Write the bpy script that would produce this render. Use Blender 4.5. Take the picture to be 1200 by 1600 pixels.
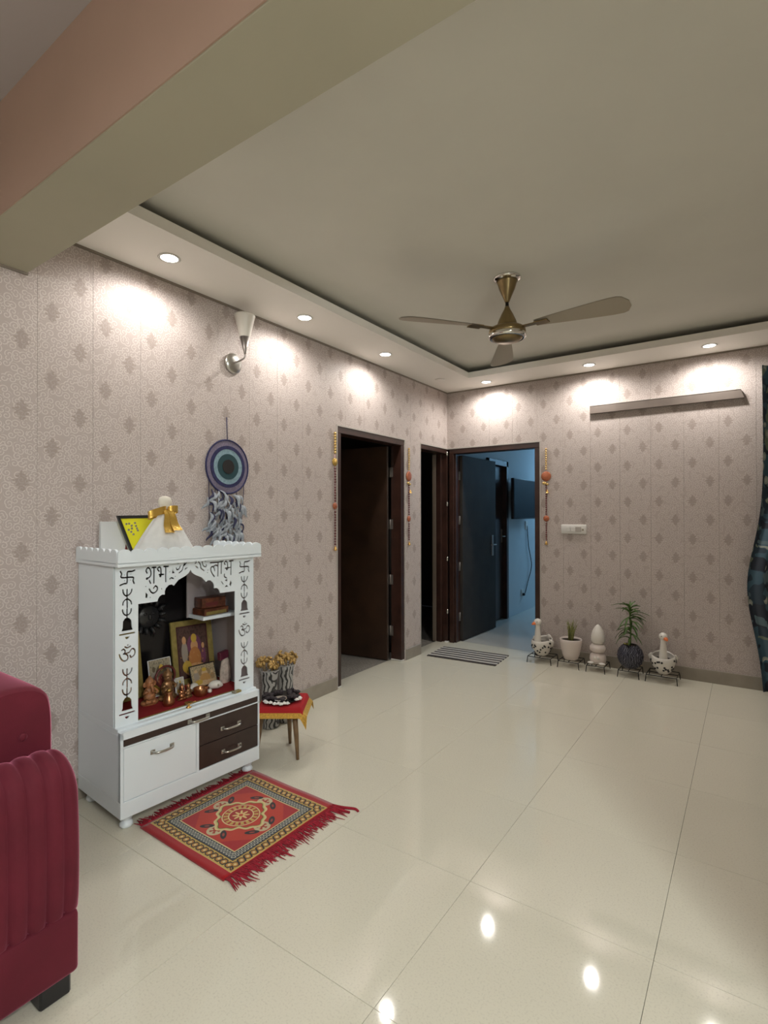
import bpy, bmesh, math, random
import numpy as np
from mathutils import Vector, Matrix
random.seed(7)
R = math.radians
for o in list(bpy.data.objects): bpy.data.objects.remove(o)
SC = bpy.context.scene
COL = SC.collection

# ------------------------------------------------------------------ camera
cam = bpy.data.cameras.new('camera'); cam_o = bpy.data.objects.new('camera', cam); COL.objects.link(cam_o)
F_PX, YAW, PIT, ROL = 821.35, -0.606586, 0.0056818, -0.0017152
d = Vector((math.sin(YAW)*math.cos(PIT), math.cos(YAW)*math.cos(PIT), math.sin(PIT)))
r_ = Vector((math.cos(YAW), -math.sin(YAW), 0)); u_ = r_.cross(d)
r2 = r_*math.cos(ROL)+u_*math.sin(ROL); u2 = u_*math.cos(ROL)-r_*math.sin(ROL)
m = Matrix((r2, u2, -d)).transposed().to_4x4(); m.translation = Vector((2.59942, -4.91258, 1.33551))
cam_o.matrix_world = m
cam.sensor_fit = 'VERTICAL'; cam.sensor_height = 32.0; cam.lens = F_PX/1600*32.0; cam.clip_start = 0.02
SC.camera = cam_o

# ------------------------------------------------------------------ world, exposure
SC.view_settings.view_transform = 'Standard'; SC.view_settings.look = 'None'
SC.view_settings.gamma = 1.0; SC.view_settings.use_curve_mapping = False
SC.view_settings.exposure = 0.05
W = bpy.data.worlds.new('world'); SC.world = W; W.use_nodes = True
W.node_tree.nodes['Background'].inputs[0].default_value = (0.02, 0.022, 0.026, 1)
W.node_tree.nodes['Background'].inputs[1].default_value = 0.3
WARM = (1.0, 0.955, 0.905)
COOL = (0.93, 1.0, 0.985)
P_LEFT = 18.5          # recessed downlights of the left border
P_BACK = 23.0          # recessed downlights of the far border
P_RIGHT = 1.0          # recessed downlights of the right border
P_NEAR1, P_NEAR2, P_NEAR3 = 26.0, 16.0, 14.0   # downlights of the sofa side of the room
P_DOWN = 125.0           # downlight at the far right of the sofa side
P_FILL = 84.0        # added fill bulb, unseen, on the right wall of the sofa side
SPOT_SIZE, SPOT_BLEND = 171, .6
P_BLUE = 25.0          # bluish tube light of the bedroom

# ------------------------------------------------------------------ main dimensions
H = 2.615              # underside of the dropped border
ZC = 2.715             # main ceiling
BZ = 2.40; BY0, BY1 = -4.16, -3.912   # beam underside and its two faces
XR = 3.45              # right wall
PW = 0.242             # wall panel width

# ------------------------------------------------------------------ node helpers
class X:
    """a socket with arithmetic"""
    def __init__(s, nt, k): s.nt = nt; s.k = k
    def _b(s, op, *a):
        n = s.nt.nodes.new('ShaderNodeMath'); n.operation = op
        for i, v in enumerate((s,)+a):
            if isinstance(v, X): s.nt.links.new(v.k, n.inputs[i])
            else: n.inputs[i].default_value = v
        return X(s.nt, n.outputs[0])
    def __add__(s, o): return s._b('ADD', o)
    __radd__ = __add__
    def __sub__(s, o): return s._b('SUBTRACT', o)
    def __rsub__(s, o): return (s*-1.0)+o
    def __mul__(s, o): return s._b('MULTIPLY', o)
    __rmul__ = __mul__
    def __truediv__(s, o): return s._b('DIVIDE', o)
    def abs(s): return s._b('ABSOLUTE')
    def sin(s): return s._b('SINE')
    def cos(s): return s._b('COSINE')
    def frac(s): return s._b('FRACT')
    def floor(s): return s._b('FLOOR')
    def sqrt(s): return s._b('SQRT')
    def max(s, o): return s._b('MAXIMUM', o)
    def min(s, o): return s._b('MINIMUM', o)
    def pow(s, o): return s._b('POWER', o)
    def atan2(s, o): return s._b('ARCTAN2', o)
    def gt(s, o): return s._b('GREATER_THAN', o)
    def lt(s, o): return s._b('LESS_THAN', o)
    def mod(s, o): return s._b('FLOORED_MODULO', o)
    def wrap(s, p): return (s+p*.5).mod(p)-p*.5
    def band(s, a, b): return s.gt(a)*s.lt(b)

def new_mat(name):
    mt = bpy.data.materials.new(name); mt.use_nodes = True
    return mt, mt.node_tree, mt.node_tree.nodes['Principled BSDF']
def pset(b, **k):
    names = dict(rough='Roughness', metal='Metallic', spec='Specular IOR Level', sheen='Sheen Weight', coat='Coat Weight', trans='Transmission Weight', alpha='Alpha', sub='Subsurface Weight', coatr='Coat Roughness', sheenr='Sheen Roughness')
    for a, v in k.items(): b.inputs[names[a]].default_value = v
def mat(name, col, rough=.5, metal=0., noise=0., nscale=30., bump=0., bscale=200., emit=None, es=0., **k):
    mt, nt, b = new_mat(name)
    b.inputs['Base Color'].default_value = (*col, 1); pset(b, rough=rough, metal=metal, **k)
    tc = nt.nodes.new('ShaderNodeTexCoord')
    if noise:
        n = nt.nodes.new('ShaderNodeTexNoise'); n.inputs['Scale'].default_value = nscale; n.inputs['Detail'].default_value = 5
        nt.links.new(tc.outputs['Object'], n.inputs['Vector'])
        cr = nt.nodes.new('ShaderNodeValToRGB')
        cr.color_ramp.elements[0].position = .3; cr.color_ramp.elements[1].position = .7
        cr.color_ramp.elements[0].color = (*[c*(1-noise) for c in col], 1); cr.color_ramp.elements[1].color = (*[min(1, c*(1+noise)) for c in col], 1)
        nt.links.new(n.outputs[0], cr.inputs[0]); nt.links.new(cr.outputs[0], b.inputs['Base Color'])
    if bump:
        n = nt.nodes.new('ShaderNodeTexNoise'); n.inputs['Scale'].default_value = bscale; n.inputs['Detail'].default_value = 3
        nt.links.new(tc.outputs['Object'], n.inputs['Vector'])
        bp = nt.nodes.new('ShaderNodeBump'); bp.inputs['Strength'].default_value = bump; bp.inputs['Distance'].default_value = .002
        nt.links.new(n.outputs[0], bp.inputs['Height']); nt.links.new(bp.outputs[0], b.inputs['Normal'])
    if emit: b.inputs['Emission Color'].default_value = (*emit, 1); b.inputs['Emission Strength'].default_value = es
    return mt
def uvx(nt):
    tc = nt.nodes.new('ShaderNodeTexCoord'); sp = nt.nodes.new('ShaderNodeSeparateXYZ'); nt.links.new(tc.outputs['UV'], sp.inputs[0])
    return X(nt, sp.outputs[0]), X(nt, sp.outputs[1]), tc.outputs['UV']
def rgb(nt, c):
    n = nt.nodes.new('ShaderNodeRGB'); n.outputs[0].default_value = (*c, 1); return n.outputs[0]
def mixc(nt, f, a, b):
    n = nt.nodes.new('ShaderNodeMix'); n.data_type = 'RGBA'
    if isinstance(f, X): nt.links.new(f.k, n.inputs[0])
    else: n.inputs[0].default_value = f
    for v, i in ((a, 6), (b, 7)):
        if isinstance(v, tuple): n.inputs[i].default_value = (*v, 1)
        else: nt.links.new(v, n.inputs[i])
    return n.outputs[2]
def layers(nt, base, lst):
    c = base
    for f, col in lst: c = mixc(nt, f, c, col)
    return c
def noise(nt, vec, sc, detail=3):
    n = nt.nodes.new('ShaderNodeTexNoise'); n.inputs['Scale'].default_value = sc; n.inputs['Detail'].default_value = detail
    nt.links.new(vec, n.inputs['Vector']); return X(nt, n.outputs[0])
def bump(nt, b, h, s, dist=.002):
    bp = nt.nodes.new('ShaderNodeBump'); bp.inputs['Strength'].default_value = s; bp.inputs['Distance'].default_value = dist
    nt.links.new(h.k, bp.inputs['Height']); nt.links.new(bp.outputs[0], b.inputs['Normal'])
def ell(u, v, cu, cv, ru, rv): 
    a = (u-cu)/ru; c = (v-cv)/rv
    return (a*a+c*c).lt(1.0)

# ------------------------------------------------------------------ mesh builder
class MB:
    def __init__(s): s.v = []; s.f = []; s.sm = []; s.uv = {}; s.mi = []
    def add(s, vs, fs, smooth=False, M=None, mi=0):
        o = len(s.v)
        s.v += [tuple(M @ Vector(p)) if M else tuple(p) for p in vs]
        for f in fs: s.f.append([i+o for i in f]); s.sm.append(smooth); s.mi.append(mi)
        return s
    def box(s, a, b, bev=0., seg=1, M=None, mi=0):
        if bev <= 0:
            x0, y0, z0 = a; x1, y1, z1 = b
            vs = [(x0,y0,z0),(x1,y0,z0),(x1,y1,z0),(x0,y1,z0),(x0,y0,z1),(x1,y0,z1),(x1,y1,z1),(x0,y1,z1)]
            fs = [(0,3,2,1),(4,5,6,7),(0,1,5,4),(1,2,6,5),(2,3,7,6),(3,0,4,7)]
            return s.add(vs, fs, False, M, mi)
        bm = bmesh.new(); bmesh.ops.create_cube(bm, size=1)
        for v in bm.verts: v.co = Vector([a[i]+(v.co[i]+.5)*(b[i]-a[i]) for i in range(3)])
        bmesh.ops.bevel(bm, geom=bm.edges[:], offset=bev, segments=seg, profile=.5, affect='EDGES')
        bm.verts.index_update()
        vs = [v.co.copy() for v in bm.verts]; fs = [[v.index for v in f.verts] for f in bm.faces]; bm.free()
        return s.add(vs, fs, seg > 1, M, mi)
    def lathe(s, prof, c=(0,0,0), seg=24, M=None, smooth=True, sx=1., sy=1., cap=True):
        vs = []; fs = []; n = len(prof)
        for rr, z in prof:
            for k in range(seg):
                a = 2*math.pi*k/seg; vs.append((c[0]+rr*math.cos(a)*sx, c[1]+rr*math.sin(a)*sy, c[2]+z))
        for i in range(n-1):
            for k in range(seg):
                k2 = (k+1) % seg; fs.append((i*seg+k, i*seg+k2, (i+1)*seg+k2, (i+1)*seg+k))
        if cap:
            fs.append(tuple(reversed(range(seg)))); fs.append(tuple(range((n-1)*seg, n*seg)))
        return s.add(vs, fs, smooth, M)
    def ball(s, c, r, sc=(1,1,1), seg=16, rings=10, M=None):
        prof = [(max(1e-4, math.sin(math.pi*i/rings))*r, -math.cos(math.pi*i/rings)*r*sc[2]) for i in range(rings+1)]
        return s.lathe(prof, c, seg, M, True, sc[0], sc[1])
    def tube(s, pts, r, seg=8, cap=True, M=None, smooth=True):
        pts = [Vector(p) for p in pts]; n = len(pts)
        rs = r if isinstance(r, (list, tuple)) else [r]*n
        vs = []; fs = []; up = None
        for i, p in enumerate(pts):
            t = (pts[min(i+1, n-1)]-pts[max(i-1, 0)]).normalized()
            if up is None:
                up = Vector((0,0,1)) if abs(t.z) < .9 else Vector((1,0,0))
            a = t.cross(up)
            if a.length < 1e-5: a = t.cross(Vector((0,1,0)))
            a.normalize(); b = a.cross(t); up = b
            for k in range(seg):
                an = 2*math.pi*k/seg; vs.append(p+(a*math.cos(an)+b*math.sin(an))*rs[i])
        for i in range(n-1):
            for k in range(seg):
                k2 = (k+1) % seg; fs.append((i*seg+k, (i+1)*seg+k, (i+1)*seg+k2, i*seg+k2))
        if cap: fs.append(tuple(range(seg))); fs.append(tuple(reversed(range((n-1)*seg, n*seg))))
        return s.add(vs, fs, smooth, M)
    def prism(s, poly, h0, h1, M=None):
        """poly in xy extruded along z; M places it"""
        n = len(poly); ar = sum(poly[i][0]*poly[(i+1)%n][1]-poly[(i+1)%n][0]*poly[i][1] for i in range(n))
        if ar < 0: poly = poly[::-1]
        vs = [(x, y, h0) for x, y in poly]+[(x, y, h1) for x, y in poly]
        fs = [tuple(reversed(range(n))), tuple(range(n, 2*n))]+[(i, (i+1)%n, n+(i+1)%n, n+i) for i in range(n)]
        return s.add(vs, fs, False, M)
    def grid(s, fn, nu, nv, smooth=True, M=None):
        vs = [fn(i/(nu-1), j/(nv-1)) for j in range(nv) for i in range(nu)]
        fs = [(j*nu+i, j*nu+i+1, (j+1)*nu+i+1, (j+1)*nu+i) for j in range(nv-1) for i in range(nu-1)]
        return s.add(vs, fs, smooth, M)
    def mesh(s, name, mats, uvf=None):
        me = bpy.data.meshes.new(name); me.from_pydata(s.v, [], s.f); me.update()
        me.polygons.foreach_set('use_smooth', s.sm)
        for mt in (mats if isinstance(mats, (list, tuple)) else [mats]): me.materials.append(mt)
        if any(s.mi): me.polygons.foreach_set('material_index', s.mi)
        if uvf:
            l = me.uv_layers.new(name='UVMap'); buf = [0.]*(len(me.loops)*2)
            for lp in me.loops: 
                a, b = uvf(me.vertices[lp.vertex_index].co); buf[lp.index*2] = a; buf[lp.index*2+1] = b
            l.data.foreach_set('uv', buf)
        me.validate(); return me
    def obj(s, name, mats, parent=None, uvf=None, **k):
        return link(name, s.mesh(name, mats, uvf), parent, **k)
def link(name, me, parent=None, label=None, cat=None, group=None, kind=None, loc=None, rotz=None):
    o = bpy.data.objects.new(name, me); COL.objects.link(o)
    if parent: o.parent = parent
    if loc: o.location = loc
    if rotz is not None: o.rotation_euler = (0, 0, rotz)
    return tag(o, label, cat, group, kind)
def tag(o, label=None, cat=None, group=None, kind=None):
    if label: o['label'] = label
    if cat: o['category'] = cat
    if group: o['group'] = group
    if kind: o['kind'] = kind
    return o
def thing(name, label, cat, loc=(0,0,0), rotz=0., group=None):
    return link(name, None, None, label, cat, group, None, loc, rotz)
def struct(name, mb, mt, parent=None, **k):
    return mb.obj(name, mt, parent, kind=None if parent else 'structure', **k)
def T(x=0, y=0, z=0): return Matrix.Translation((x, y, z))
def RX(a): return Matrix.Rotation(R(a), 4, 'X')
def RY(a): return Matrix.Rotation(R(a), 4, 'Y')
def RZ(a): return Matrix.Rotation(R(a), 4, 'Z')
def copy_tree(o, parent=None):
    c = o.copy(); COL.objects.link(c); c.parent = parent
    for ch in list(o.children): copy_tree(ch, c)
    return c
def poly_arc(cx, cy, r, a0, a1, n): return [(cx+r*math.cos(R(a0+(a1-a0)*i/n)), cy+r*math.sin(R(a0+(a1-a0)*i/n))) for i in range(n+1)]
def smooth_path(pts, n=6):
    """Catmull-Rom through points"""
    P = [Vector(p) for p in pts]; out = []
    for i in range(len(P)-1):
        p0, p1, p2, p3 = P[max(i-1, 0)], P[i], P[i+1], P[min(i+2, len(P)-1)]
        for k in range(n):
            t = k/n
            out.append(.5*((2*p1)+(p2-p0)*t+(2*p0-5*p1+4*p2-p3)*t*t+(3*p1-p0-3*p2+p3)*t**3))
    out.append(P[-1]); return out

# ------------------------------------------------------------------ materials
def m_wallpaper():
    mt, nt, b = new_mat('patterned_wall_panel')
    u, v, uv = uvx(nt)
    oi = nt.nodes.new('ShaderNodeObjectInfo'); rnd = X(nt, oi.outputs['Random'])
    cx = nt.nodes.new('ShaderNodeCombineXYZ'); nt.links.new((u+rnd*13.0).k, cx.inputs[0]); nt.links.new((v+rnd*7.0).k, cx.inputs[1])
    vo = nt.nodes.new('ShaderNodeTexVoronoi'); vo.voronoi_dimensions = '2D'; vo.inputs['Scale'].default_value = 33; vo.inputs['Randomness'].default_value = .85
    nt.links.new(cx.outputs[0], vo.inputs['Vector'])
    sub = nt.nodes.new('ShaderNodeVectorMath'); sub.operation = 'SUBTRACT'
    nt.links.new(cx.outputs[0], sub.inputs[0]); nt.links.new(vo.outputs['Position'], sub.inputs[1])
    sp = nt.nodes.new('ShaderNodeSeparateXYZ'); nt.links.new(sub.outputs[0], sp.inputs[0])
    dx, dy = X(nt, sp.outputs[0])*33.0, X(nt, sp.outputs[1])*33.0
    dist = (dx*dx+dy*dy).sqrt()
    sc = nt.nodes.new('ShaderNodeSeparateColor'); nt.links.new(vo.outputs['Color'], sc.inputs[0])
    cr = X(nt, sc.outputs[0]); sgn = cr.gt(.5)*2.0-1.0
    ang = dy.atan2(dx)*(1/(2*math.pi))*sgn
    sp_ = ((ang+dist*2.6+cr*3.0).frac()-.5).abs()
    line = sp_.lt(.16)*dist.gt(.10)*dist.lt(.62)
    mott = noise(nt, cx.outputs[0], 90, 2)
    mk = None
    for cu, off in ((.0605, 0.), (.1815, .155)):
        t = (v+off).wrap(.31)/.047; du = (u-cu).abs()
        wid = (1.0-t.abs()).max(0.0).pow(.75)*.031*(1.0+(t*15.0).sin()*.30)
        mm = (du+(mott-.5)*.018).lt(wid)*t.abs().lt(1.0)*(mott.gt(.36)*.5+.5)
        mk = mm if mk is None else mk.max(mm)
    c = mixc(nt, line*.85, (.475,.405,.375), (.665,.60,.565))
    c = mixc(nt, mk*(line*-.15+.9), c, (.365,.30,.268))
    c = mixc(nt, (mott-.35).max(0.0)*.35, c, (.42,.365,.33))
    nt.links.new(c, b.inputs['Base Color'])
    rg = line*-.10+.60
    nt.links.new(rg.k, b.inputs['Roughness']); bump(nt, b, line*.6+mk*.4, .12, .001)
    pset(b, spec=.30)
    return mt
def m_tile():
    mt, nt, b = new_mat('polished_floor_tile')
    tc = nt.nodes.new('ShaderNodeTexCoord'); gm = nt.nodes.new('ShaderNodeNewGeometry')
    a = noise(nt, gm.outputs['Position'], 3.0, 4); s = noise(nt, gm.outputs['Position'], 160, 2)
    oi = nt.nodes.new('ShaderNodeObjectInfo'); rnd = X(nt, oi.outputs['Random'])
    c = mixc(nt, a*.5+rnd*.3, (.68,.645,.53), (.74,.705,.585))
    c = mixc(nt, (s-.52).max(0.0)*2.2, c, (.52,.485,.40))
    nt.links.new(c, b.inputs['Base Color'])
    sm = noise(nt, gm.outputs['Position'], 5.0, 3)
    nt.links.new((sm*.04+.03).k, b.inputs['Roughness']); pset(b, spec=.5)
    return mt
def m_rug():
    mt, nt, b = new_mat('woven_rug_pattern')
    u, v, uv = uvx(nt)            # -1..1 over the patterned square
    au, av = u.abs(), v.abs(); ch = au.max(av)
    red, orange, gold, pale, dark, blue = (.36,.010,.014), (.46,.034,.014), (.50,.34,.08), (.62,.50,.24), (.018,.014,.016), (.03,.045,.06)
    side = au.gt(av); t = side*v+(1.0-side)*u; w_ = ch
    # field
    ang = v.atan2(u); rr = (u*u*1.0+v*v*1.0).sqrt()
    L = []
    L.append((ch.band(.80, .985), gold))
    # outer gold band motifs
    k = (t*9.0); cell = (k.frac()-.5)/9.0*2.0; pos = w_-.892
    q = (cell*cell*.25+pos*pos).sqrt()
    L.append((ch.band(.81, .975)*q.lt(.062), dark)); L.append((ch.band(.81, .975)*q.lt(.046), (.42,.20,.03))); L.append((ch.band(.81,.975)*q.lt(.022), pale))
    q2 = ((k+.5).frac()-.5)/9.0*2.0
    L.append((((q2*.5+pos*.45).abs()).lt(.014)*pos.abs().lt(.062)*q2.abs().lt(.09), dark))
    L.append((ch.band(.795, .81), dark)); L.append((ch.band(.975, .988), (.55,.42,.15)))
    L.append((ch.band(.675, .795), blue))
    k3 = (t*17.0).frac()-.5; p3 = (w_-.735)*8.0
    L.append((((k3*k3+p3*p3).sqrt()).band(.22, .40)*ch.band(.69, .78), (.42,.42,.34)))
    L.append((ch.band(.655, .675), pale)); L.append((ch.lt(.655), red))
    L.append(((au*1.0+av*1.0).lt(.95)*ch.lt(.64), orange))
    # corner and side scrolls
    for (cu, cv) in ((0,.50),(0,-.50),(.50,0),(-.50,0)):
        du, dv = u-cu, v-cv; q = (du*du+dv*dv).sqrt()
        a = dv.atan2(du)
        L.append((q.lt(.13), (.50,.42,.25)))
        L.append((q.lt(.085)*(a*5.0).sin().gt(.1), (.34,.03,.012)))
        L.append((q.lt(.035), (.34,.03,.012)))
        lat, rad = (du, dv) if cu == 0 else (dv, du)
        e = lat.abs()-.20
        L.append((((e*e*2.0+(rad+e*.6)*(rad+e*.6)*5.0).sqrt()).lt(.13), dark))
        L.append((((e*e*2.0+(rad+e*.6)*(rad+e*.6)*5.0).sqrt()).lt(.05), (.30,.05,.03)))
    # scalloped medallion
    Rm = .43+(ang*4.0).cos()*.045+(ang*12.0).cos()*.018
    md = rr-Rm
    L.append((md.lt(.0), pale)); L.append((md.lt(-.035), (.45,.42,.12))); L.append((md.lt(-.055), dark)); L.append((md.lt(-.065), orange))
    L.append((rr.band(.285, .305), pale)); L.append((rr.lt(.285), (.33,.012,.012)))
    L.append((((ang*18.0).sin().gt(-.25))*rr.band(.20, .275), gold)); L.append((rr.band(.185, .205), pale)); L.append((rr.lt(.185), (.33,.018,.012)))
    L.append((rr.lt((ang*8.0).cos()*.045+.095), (.66,.50,.20))); L.append((rr.lt(.035), orange))
    L.append((ch.gt(.985), red))
    base = rgb(nt, red)
    c = layers(nt, base, L)
    nz = noise(nt, uv, 130, 2)
    c = mixc(nt, (nz-.45).max(0.0)*.6, c, (.05,.01,.01))
    nt.links.new(c, b.inputs['Base Color']); pset(b, rough=.9, spec=.15, sheen=.3)
    bump(nt, b, nz, .5, .002)
    return mt
def m_picture(name, bg, robe, skin, accent, frame=None):
    """small devotional print: seated figure with halo"""
    mt, nt, b = new_mat(name); u, v, uv = uvx(nt)
    nz = noise(nt, uv, 14, 4)
    L = [(nz.gt(.55), tuple(c*.55 for c in bg)), (ell(u, v, .55, .62, .25, .22), accent), (ell(u, v, .55, .60, .13, .12), skin),
         (ell(u, v, .55, .76, .10, .09), (.55,.36,.05)), (ell(u, v, .55, .34, .22, .24), robe), (ell(u, v, .55, .12, .38, .13), skin),
         (ell(u, v, .20, .50, .11, .22), (.32,.27,.22)), (ell(u, v, .20, .74, .07, .08), skin), (ell(u, v, .25, .2, .16, .12), (.50,.33,.05)),
         (ell(u, v, .86, .38, .09, .16), accent), (ell(u, v, .86, .58, .05, .06), skin), ((nz.gt(.62))*v.lt(.5), (.45,.22,.08))]
    nt.links.new(layers(nt, rgb(nt, bg), L), b.inputs['Base Color']); pset(b, rough=.35)
    return mt
def m_curtain():
    mt, nt, b = new_mat('floral_curtain_fabric'); u, v, uv = uvx(nt)
    def blobs(sc, seed, th, amp):
        mp = nt.nodes.new('ShaderNodeMapping'); mp.inputs['Location'].default_value = (seed, seed*.7, 0); nt.links.new(uv, mp.inputs[0])
        return noise(nt, mp.outputs[0], sc, 2).gt(th)
    vo = nt.nodes.new('ShaderNodeTexVoronoi'); vo.voronoi_dimensions = '2D'; vo.inputs['Scale'].default_value = 7.5; nt.links.new(uv, vo.inputs['Vector'])
    dd = X(nt, vo.outputs['Distance'])
    c = layers(nt, rgb(nt, (.012,.03,.05)), [(blobs(4, 1, .5, 0), (.035,.085,.12)), (blobs(6, 5, .56, 0), (.006,.012,.025)), (blobs(9, 9, .6, 0), (.085,.135,.155)),
                 (blobs(7, 13, .62, 0), (.16,.19,.13)), (dd.lt(.24)*blobs(3, 21, .5, 0), (.28,.30,.25)), (dd.lt(.12)*blobs(3, 21, .5, 0), (.42,.42,.36))])
    nt.links.new(c, b.inputs['Base Color']); pset(b, rough=.7, sheen=.2)
    return mt
def m_motif(name, base, ink, sc=22, th=.5):
    mt, nt, b = new_mat(name)
    tc = nt.nodes.new('ShaderNodeTexCoord')
    n = nt.nodes.new('ShaderNodeTexWave'); n.inputs['Scale'].default_value = sc; n.inputs['Distortion'].default_value = 9; n.inputs['Detail'].default_value = 1.5; n.inputs['Detail Scale'].default_value = 1.2
    nt.links.new(tc.outputs['Object'], n.inputs['Vector'])
    f = X(nt, n.outputs[1]).gt(th)
    nt.links.new(mixc(nt, f, base, ink), b.inputs['Base Color']); pset(b, rough=.35)
    return mt
M = {}
M['wallpaper'] = m_wallpaper()
M['tile'] = m_tile()
M['grout'] = mat('grout', (.20,.18,.145), .9)
M['ceil'] = mat('ceiling_paint', (.70,.685,.61), .75, noise=.03, nscale=2.5)
M['border'] = mat('border_paint', (.88,.85,.79), .65)
M['beam'] = mat('olive_lit_beam', (.45,.42,.315), .75, noise=.04, nscale=2)  # olive cast of the light put into the beam colour
M['peach'] = mat('peach_tone', (.43,.285,.215), .75, noise=.04, nscale=2)  # peach tone of the beam's near face
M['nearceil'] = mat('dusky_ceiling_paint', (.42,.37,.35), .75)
M['plaster'] = mat('plaster', (.55,.50,.46), .8, noise=.04, nscale=4)
M['skirt'] = mat('skirting_tile', (.30,.265,.215), .3, noise=.10, nscale=9)
M['trimgrey'] = mat('edge_bead', (.46,.42,.38), .45)
M['cornice'] = mat('cornice', (.24,.20,.16), .5)
M['wood'] = mat('dark_door_wood', (.040,.017,.012), .32, noise=.35, nscale=7)
M['leafwood'] = mat('door_leaf_veneer', (.036,.017,.009), .42, noise=.3, nscale=5)
M['leafgrey'] = mat('grey_brown_door_veneer', (.036,.031,.027), .6, noise=.2, spec=.2, nscale=5)
M['steel'] = mat('brushed_steel', (.55,.54,.50), .28, 1.)
M['hinge'] = mat('hinge_metal', (.30,.27,.25), .4, .8)
M['chrome'] = mat('chrome', (.75,.73,.68), .12, 1.)
M['bronze'] = mat('fan_bronze', (.26,.19,.09), .30, .85)
M['blade'] = mat('fan_blade_lacquer', (.40,.35,.27), .5, .15)
M['black'] = mat('black_plastic', (.012,.012,.014), .4)
M['wire'] = mat('black_wire', (.015,.014,.013), .45, .6)
M['white'] = mat('white_plastic', (.72,.70,.66), .35)
M['lam'] = mat('white_laminate', (.82,.885,.93), .32)
M['lamb'] = mat('brown_laminate', (.040,.022,.018), .35, noise=.15, nscale=20)
M['backsheet'] = mat('black_backdrop_sheet', (.008,.007,.008), .22)
M['blacksun'] = mat('black_relief', (.02,.02,.022), .25)
M['velvet'] = mat('raspberry_velvet', (.115,.011,.022), .75, noise=.12, nscale=9, bump=.25, bscale=500, sheen=.75, sheenr=.35, spec=.25)
M['velvet'].node_tree.nodes['Principled BSDF'].inputs['Sheen Tint'].default_value = (.8,.25,.38,1)
M['altarred'] = mat('shaded_red_altar_cloth', (.26,.004,.008), .9, bump=.3, bscale=400)  # interior shade put into the red
M['inner'] = mat('shaded_inner_laminate', (.36,.32,.325), .45)  # greyer laminate: the dim shrine interior's shade is in the colour
M['redcloth'] = mat('red_cloth', (.38,.006,.010), .85, bump=.3, bscale=400)
M['gold'] = mat('gold_thread', (.62,.36,.06), .45, .45, noise=.25, nscale=120)
M['brass'] = mat('brass', (.70,.43,.14), .25, .9)
M['copper'] = mat('copper', (.45,.21,.10), .28, .9)
M['goldfoil'] = mat('gold_foil', (.72,.46,.10), .25, .75, bump=.5, bscale=60)
M['goldwood'] = mat('gilt_frame', (.30,.235,.07), .38, .35, noise=.2, nscale=40)
M['maroon'] = mat('maroon_liner', (.06,.012,.014), .5)
M['ceramic'] = mat('white_ceramic', (.74,.70,.64), .25)
M['ceramicp'] = mat('pinkish_white_ceramic', (.72,.63,.58), .4)
M['orange'] = mat('orange_beak', (.80,.20,.06), .4)
M['soil'] = mat('soil', (.03,.02,.012), .95, bump=.8, bscale=120)
M['leaf'] = mat('leaf_green', (.07,.14,.025), .5, noise=.3, nscale=30)
M['grass'] = mat('grass_green', (.24,.25,.08), .6, noise=.3, nscale=30)
M['yleaf'] = mat('yellow_leaf', (.45,.42,.08), .5)
M['urchin'] = m_motif('blue_black_glaze', (.010,.010,.024), (.16,.16,.20), 26, .84)  # pale flecks serve as glaze texture and painted highlight streaks
M['stoolwood'] = mat('stool_wood', (.20,.12,.055), .5, noise=.25, nscale=20)
M['vase'] = m_motif('monochrome_vase_print', (.36,.35,.33), (.02,.02,.02), 13, .72)
M['vaselip'] = mat('vase_grey', (.34,.33,.31), .3)
M['driedgold'] = mat('gilded_flower', (.42,.27,.09), .35, .5, noise=.3, nscale=60)
M['cotton'] = mat('white_flower', (.80,.77,.73), .8)
M['darkleaf'] = mat('dark_garland', (.02,.012,.016), .6)
M['tray'] = mat('dark_tray', (.02,.018,.018), .2, .3)
M['fringe'] = mat('rug_fringe', (.30,.007,.022), .85, noise=.25, nscale=80)
M['rug'] = m_rug()
M['pic_big'] = m_picture('framed_print', (.09,.045,.035), (.42,.17,.05), (.55,.30,.14), (.16,.05,.10))
M['pic_left'] = m_picture('framed_print_pale', (.20,.10,.05), (.30,.16,.12), (.45,.28,.15), (.12,.12,.16))
M['pic_card'] = m_picture('card_print', (.34,.29,.20), (.20,.03,.03), (.12,.09,.05), (.10,.07,.04))
M['pic_small'] = m_picture('small_print', (.42,.33,.20), (.45,.25,.08), (.55,.38,.22), (.30,.20,.10))
M['pic_tiny'] = m_picture('tiny_print', (.55,.52,.44), (.10,.10,.08), (.12,.10,.08), (.35,.32,.25))
M['paper'] = mat('white_paper', (.66,.66,.66), .6)
M['clearbag'] = mat('plastic_bag', (.50,.42,.36), .12, noise=.4, nscale=30)
M['incense'] = mat('incense_box_print', (.11,.032,.014), .35, noise=.6, nscale=45)
M['maroonlid'] = mat('maroon_packet', (.10,.012,.03), .4)
M['clay'] = mat('orange_idol', (.36,.15,.06), .5, noise=.4, nscale=60)
M['idolgold'] = mat('gilded_idol', (.30,.16,.07), .35, .5, noise=.5, nscale=70)
M['yellow'] = mat('yellow_card', (.86,.80,.02), .5)
M['greydot'] = mat('grey_dot', (.30,.27,.20), .5)
M['net'] = mat('white_net', (.70,.69,.67), .7, noise=.06, nscale=30)
M['creamtuft'] = mat('cream_tuft', (.78,.73,.63), .8)
M['frost'] = mat('frosted_glass_shade', (.72,.68,.61), .35)
M['bulb'] = mat('downlight_lens', (.9,.9,.9), .3, emit=(1,.96,.90), es=14)
M['navy'] = mat('navy_yarn', (.022,.022,.085), .8, noise=.3, nscale=60)
M['lilac'] = mat('grey_lilac_mesh', (.20,.17,.24), .8, noise=.2, nscale=120)
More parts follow.
